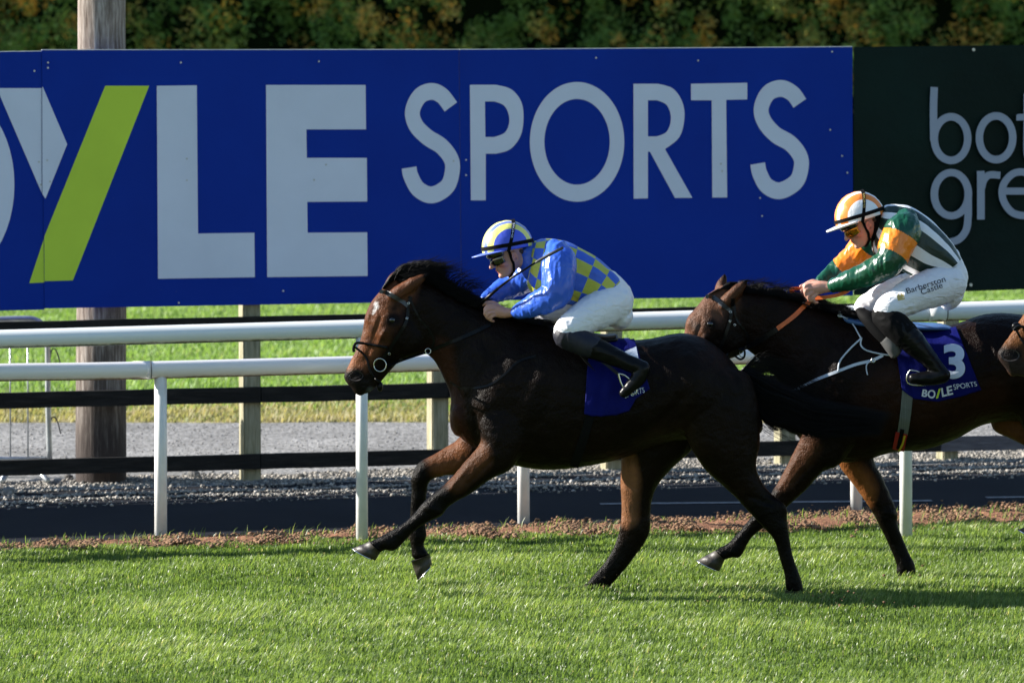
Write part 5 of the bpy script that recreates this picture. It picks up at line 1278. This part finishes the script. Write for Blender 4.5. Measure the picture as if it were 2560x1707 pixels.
    # chin strap
    MB().tube([pt(.02, .02, .082), pt(.02, -.02, .082), pt(.015, -.06, .074), pt(.02, -.10, .055), pt(.04, -.122, .03), pt(.045, -.13, 0)], .0075, 8).build('chin_strap', M['black_cloth'], root, True)
    MB().tube([pt(.02, .02, -.082), pt(.02, -.02, -.082), pt(.015, -.06, -.074), pt(.02, -.10, -.055), pt(.04, -.122, -.03), pt(.045, -.13, 0)], .0075, 8).build('chin_strap', M['black_cloth'], root, True)
    if 'cuff' in J: chain(mb := MB(), h, J['cuff'], 16, dome=False); mb.build('wrist_strap', M['black_cloth'], root, True)
    return root, tor, br, hf_, pt
def inner(st): return [(q[0] * .9 + q[2] * .1, q[1] * .9 + q[3] * .1, q[0] * .1 + q[2] * .9, q[1] * .1 + q[3] * .9, q[4], q[5]) for q in st]
t = MT('rider_skin'); a = t.n('ShaderNodeAttribute', attribute_name='skin'); t.l(a.outputs['Color'], t.b.inputs['Base Color']); t.set(Roughness=.48)
t.b.inputs['Subsurface Weight'].default_value = .15; t.b.inputs['Subsurface Radius'].default_value = (.01, .004, .002); t.bump(t.noise(180).outputs[0], .15, .002); M['skin_p'] = t.m
capY = [(0, (.72, .70, .18, 1)), (.24, (.10, .16, .62, 1)), (.46, (.75, .72, .18, 1)), (.73, (.05, .09, .60, 1))]
capO = [(0, (*ORANGE, 1)), (.20, (.80, .80, .82, 1)), (.42, (*ORANGE, 1)), (.74, (.80, .80, .82, 1))]
J1 = dict(h=h1, label='jockey in blue and yellow checked silks crouching on the leading horse', seed=1, head=(1276, 634), tilt=.30, hlat=-.02, hs=1.0,
  neck=[(1305, 648, -.01, 24), (1325, 655, -.01, 24), (1350, 665, 0, 30)],
  torso=[(1330, 608, 1322, 690, .070, 0), (1344, 600, 1318, 712, .13, 0), (1370, 597, 1336, 735, .185, 0), (1410, 604, 1372, 748, .205, 0), (1450, 621, 1408, 757, .195, 0), (1495, 647, 1442, 764, .175, 0), (1530, 675, 1466, 766, .160, 0), (1553, 699, 1476, 768, .150, 0)],
  collar=[(1322, 632, -.02, 26), (1330, 655, -.01, 34), (1336, 675, 0, 32)], m_collar=None,
  arm_n=[(1400, 640, -.15, 34), (1395, 690, -.235, 36), (1393, 736, -.27, 32), (1345, 757, -.22, 24), (1300, 778, -.15, 14), (1262, 782, -.11, 13), (1245, 778, -.10, 16)],
  arm_f=[(1370, 650, .13, 32), (1320, 688, .22, 30), (1280, 712, .25, 26), (1240, 735, .20, 20), (1212, 760, .14, 14), (1222, 775, .08, 14)],
  sleeve_n=[(1392, 628, -.12, 30), (1398, 655, -.19, 42), (1396, 692, -.235, 41), (1392, 732, -.265, 37), (1360, 752, -.245, 32), (1328, 766, -.20, 26), (1296, 779, -.155, 17)],
  sleeve_f=[(1372, 650, .12, 34), (1330, 684, .20, 38), (1285, 712, .24, 31), (1250, 728, .21, 25), (1214, 750, .145, 15)],
  hand_n=[[(1262, 782, -.11, 14), (1240, 774, -.10, 15), (1225, 770, -.10, 13)], [(1238, 764, -.115, 5), (1222, 764, -.125, 5), (1212, 774, -.13, 4.6), (1216, 783, -.12, 4.2)], [(1236, 772, -.125, 5), (1220, 773, -.135, 5), (1212, 784, -.135, 4.6), (1219, 792, -.12, 4.2)], [(1236, 781, -.125, 5), (1222, 783, -.135, 4.8), (1217, 793, -.13, 4.4), (1226, 799, -.11, 4)], [(1240, 788, -.12, 4.6), (1229, 791, -.13, 4.4), (1227, 800, -.12, 4), (1234, 803, -.105, 3.6)], [(1250, 768, -.09, 6), (1234, 757, -.085, 5.4), (1218, 757, -.08, 4.8), (1208, 762, -.075, 4.2)]],
  hand_f=[[(1222, 768, .06, 13), (1208, 768, .04, 12)], [(1210, 758, .02, 4.8), (1202, 762, .0, 4.8), (1204, 772, -.02, 4.4)], [(1208, 766, .02, 4.8), (1200, 770, .0, 4.8), (1203, 780, -.02, 4.4)], [(1210, 776, .02, 4.6), (1204, 781, .0, 4.4), (1209, 789, -.02, 4)], [(1214, 784, .02, 4.2), (1210, 790, .0, 4), (1216, 796, -.02, 3.6)], [(1222, 762, .04, 5.4), (1210, 754, .01, 5), (1200, 756, -.02, 4.4)]],
  pelvis=[(1548, 690, 1470, 752, .13, 0), (1572, 715, 1482, 790, .165, 0), (1584, 745, 1500, 812, .17, 0), (1578, 775, 1530, 815, .14, 0)],
  thigh_n=[(1536, 758, -.08, 46), (1500, 774, -.16, 47), (1462, 794, -.24, 42), (1428, 818, -.30, 36), (1418, 828, -.31, 33)],
  thigh_f=[(1530, 755, .08, 44), (1470, 768, .17, 42), (1400, 776, .26, 34), (1350, 798, .30, 30), (1340, 806, .30, 28)],
  shin_n=[(1424, 842, -.31, 30), (1460, 860, -.335, 29), (1500, 876, -.35, 27), (1545, 896, -.365, 22), (1592, 916, -.38, 20), (1606, 922, -.385, 19)],
  foot_n=[(1606, 922, -.385, 20), (1596, 945, -.39, 19), (1578, 965, -.395, 16), (1560, 982, -.40, 12)],
  knee_n=[(1418, 838, -.31, 35), (1445, 852, -.325, 32), (1478, 866, -.34, 31)], m_knee=M['navy'],
  shin_f=[(1345, 815, .30, 26), (1400, 860, .35, 24), (1480, 900, .38, 20), (1540, 930, .38, 18)], foot_f=[(1540, 930, .38, 18), (1500, 965, .38, 13)],
  m_torso=M['check'], m_sleeve=M['blue_silk'], m_cap=capmat('yellow_blue_cap', capY), m_peak=M['cap_blue'], m_gog=M['goggle'], lsh=.0)
J1['m_collar'] = M['blue_silk']
J2 = dict(h=h2, label='jockey in green and white stripes with orange armbands riding the number 3 horse', seed=4, head=(2158, 559), tilt=.42, hlat=-.02, hs=1.0,
  neck=[(2182, 570, -.01, 24), (2205, 578, -.01, 26), (2230, 590, 0, 30)],
  torso=[(2206, 520, 2180, 610, .075, 0), (2218, 513, 2184, 635, .13, 0), (2242, 511, 2206, 652, .18, 0), (2280, 518, 2236, 668, .20, 0), (2315, 540, 2262, 682, .195, 0), (2350, 572, 2290, 692, .175, 0), (2380, 606, 2325, 692, .158, 0), (2402, 644, 2350, 684, .145, 0)],
  collar=[(2198, 560, -.01, 30), (2206, 585, -.01, 34), (2204, 605, 0, 28)], m_collar=M['black_cloth'],
  arm_n=[(2265, 565, -.15, 34), (2245, 610, -.235, 36), (2232, 656, -.27, 30), (2165, 688, -.22, 25), (2095, 714, -.15, 15), (2062, 720, -.12, 13), (2040, 722, -.11, 16)],
  arm_f=[(2225, 570, .13, 32), (2170, 610, .22, 32), (2120, 658, .26, 28), (2080, 690, .21, 22), (2045, 715, .13, 14), (2030, 722, .07, 14)],
  sleeve_n=[(2265, 552, -.12, 30), (2258, 578, -.19, 46), (2240, 615, -.235, 43), (2222, 656, -.265, 36), (2170, 684, -.225, 30), (2120, 702, -.18, 24), (2086, 713, -.14, 17)],
  sleeve_f=[(2225, 568, .12, 34), (2175, 602, .20, 38), (2135, 645, .24, 33), (2085, 684, .21, 25), (2040, 716, .13, 13)],
  band_n=((2237, 588, -.20), (2214, 634, -.24)), band_f=((2160, 616, .2), (2110, 668, .25)),
  hand_n=[[(2072, 718, -.12, 14), (2050, 718, -.11, 17), (2030, 722, -.11, 16)], [(2030, 712, -.12, 5.6), (2014, 715, -.13, 5.6), (2012, 728, -.13, 5), (2020, 735, -.115, 4.6)], [(2032, 720, -.13, 5.6), (2015, 726, -.14, 5.6), (2016, 740, -.13, 5), (2024, 745, -.115, 4.6)], [(2036, 728, -.13, 5.6), (2022, 738, -.14, 5.4), (2024, 750, -.13, 5), (2032, 752, -.11, 4.4)], [(2044, 734, -.125, 5.2), (2033, 744, -.135, 5), (2036, 755, -.12, 4.5), (2043, 756, -.10, 4)], [(2052, 710, -.09, 6.4), (2034, 703, -.085, 5.8), (2018, 708, -.08, 5), (2008, 716, -.075, 4.4)]],
  hand_f=[[(2030, 724, .06, 13), (2014, 728, .04, 12)], [(2016, 720, .02, 5), (2004, 726, .0, 5), (2006, 736, -.02, 4.4)], [(2018, 728, .02, 5), (2006, 736, .0, 5), (2010, 745, -.02, 4.4)], [(2020, 738, .02, 4.8), (2012, 745, .0, 4.6), (2018, 752, -.02, 4)], [(2026, 744, .02, 4.4), (2020, 752, .0, 4.2), (2028, 757, -.02, 3.8)], [(2024, 716, .04, 5.4), (2012, 712, .01, 5), (2002, 716, -.02, 4.4)]],
  pelvis=[(2400, 640, 2330, 684, .13, 0), (2412, 665, 2320, 720, .165, 0), (2419, 695, 2330, 752, .17, 0), (2408, 728, 2350, 760, .14, 0)],
  thigh_n=[(2370, 708, -.08, 48), (2325, 722, -.16, 49), (2275, 742, -.24, 44), (2225, 770, -.30, 36), (2216, 778, -.31, 33)],
  thigh_f=[(2350, 700, .08, 46), (2290, 716, .17, 42), (2225, 732, .26, 32), (2172, 760, .30, 28), (2162, 768, .30, 27)],
  shin_n=[(2216, 784, -.31, 30), (2245, 818, -.345, 34), (2285, 858, -.36, 31), (2320, 895, -.37, 23), (2345, 925, -.38, 19), (2356, 938, -.385, 19)],
  foot_n=[(2356, 938, -.385, 20), (2330, 944, -.385, 19), (2305, 946, -.385, 17), (2284, 946, -.385, 13)],
  knee_n=[(2212, 790, -.31, 33), (2232, 808, -.335, 36), (2262, 836, -.35, 35)], m_knee=M['black_cloth'],
  shin_f=[(2165, 776, .30, 26), (2200, 830, .36, 24), (2250, 880, .38, 20), (2300, 920, .38, 18)], foot_f=[(2300, 920, .38, 18), (2260, 935, .38, 13)],
  cuff=[(2098, 709, -.155, 21), (2088, 712, -.145, 19.5)],
  m_torso=M['stripe'], m_sleeve=M['green_silk'], m_cap=capmat('orange_white_cap', capO), m_peak=M['plastic_white'], m_gog=M['goggle_iri'], lsh=.0, pkth=.011, wr=.006)
p1, tor1, br1, hf1, pt1 = jockey(J1)
p2, tor2, br2, hf2, pt2 = jockey(J2)
# printing on the second rider's breeches, and the strap words
bb = bvh_obj(br2)
decal('lettering', 'Barberston', [(2268, 735), (2364, 704), (2360, 690), (2264, 722)], bb, M['print_dark'], p2, .003)
decal('lettering', 'Castle', [(2304, 737), (2357, 719), (2353, 705), (2300, 724)], bb, M['print_dark'], p2, .003)
decal('emblem', ([(0, 0), (1, 0), (1, .8), (.8, .8), (.8, 1), (.6, 1), (.6, .75), (.4, .75), (.4, 1), (.2, 1), (.2, .8), (0, .8)], [tuple(range(12))]), [(2245, 752), (2262, 748), (2258, 733), (2241, 737)], bb, M['gold_print'], p2, .003)
# blue patch pattern on far knee
def strap_text(hf, root, mat, a, b, hgt=.012):
    hc, f, u, s, hr, k = hf
    V, Fc = text_mesh('SHORE', bold=.0); P = []
    for x, y in V:
        t = a + (b - a) * x; z = math.sin(t); w2 = math.cos(t)
        d = s * w2 * hr[1] * .95 + u * z * hr[2] * .95 + f * (-.32 * hr[0] * z + .12 * hr[0] * (1 - z)); nrm = (s * w2 / hr[1] + u * z / hr[2] + f * (-.3 * z) / hr[0]).normalized()
        P.append(hc + d * k + nrm * .0085 - f * (y - .5) * hgt)
    link('lettering', mesh_np('lettering', P, Fc, False), mat, root)
NS = -1 if hf1[3].y > 0 else 1
def srange(hf): return (math.pi - .35, math.pi - 1.05) if hf[3].y > 0 else (.35, 1.05)
strap_text(hf1, p1, M['letter'], *srange(hf1)); strap_text(hf2, p2, M['gold_print'], *srange(hf2))
# whip in the leading rider's hand
wp = thing('riding_whip', 'black riding whip held up past the shoulder of the rider in blue', 'whip', )
def seg(pts, r, nm, m): MB().tube([h1.P(*p) for p in pts], [q * PX for q in r], 12).build(nm, m, wp, True)
seg([(1196, 768, -.03), (1205, 756, -.10), (1245, 721, -.22)], [4.5, 4.5, 3.6], 'grip', M['leather'])
seg([(1245, 721, -.22), (1280, 694, -.30), (1338, 657, -.34)], [3.2, 2.8, 2.6], 'shaft', M['leather'])
seg([(1338, 657, -.34), (1345, 653, -.34), (1375, 636, -.345), (1408, 619, -.35)], [2.6, 3.6, 4.2, 3.4], 'flap', M['grey_rubber'])
wq = thing('riding_whip', 'short whip hanging between the second horse\'s chin and chest', 'whip')
MB().tube([W(1896, 880, 26.4), W(1885, 898, 26.35), W(1853, 930, 26.3)], [.008, .010, .011], 10).build('shaft', M['leather'], wq, True)
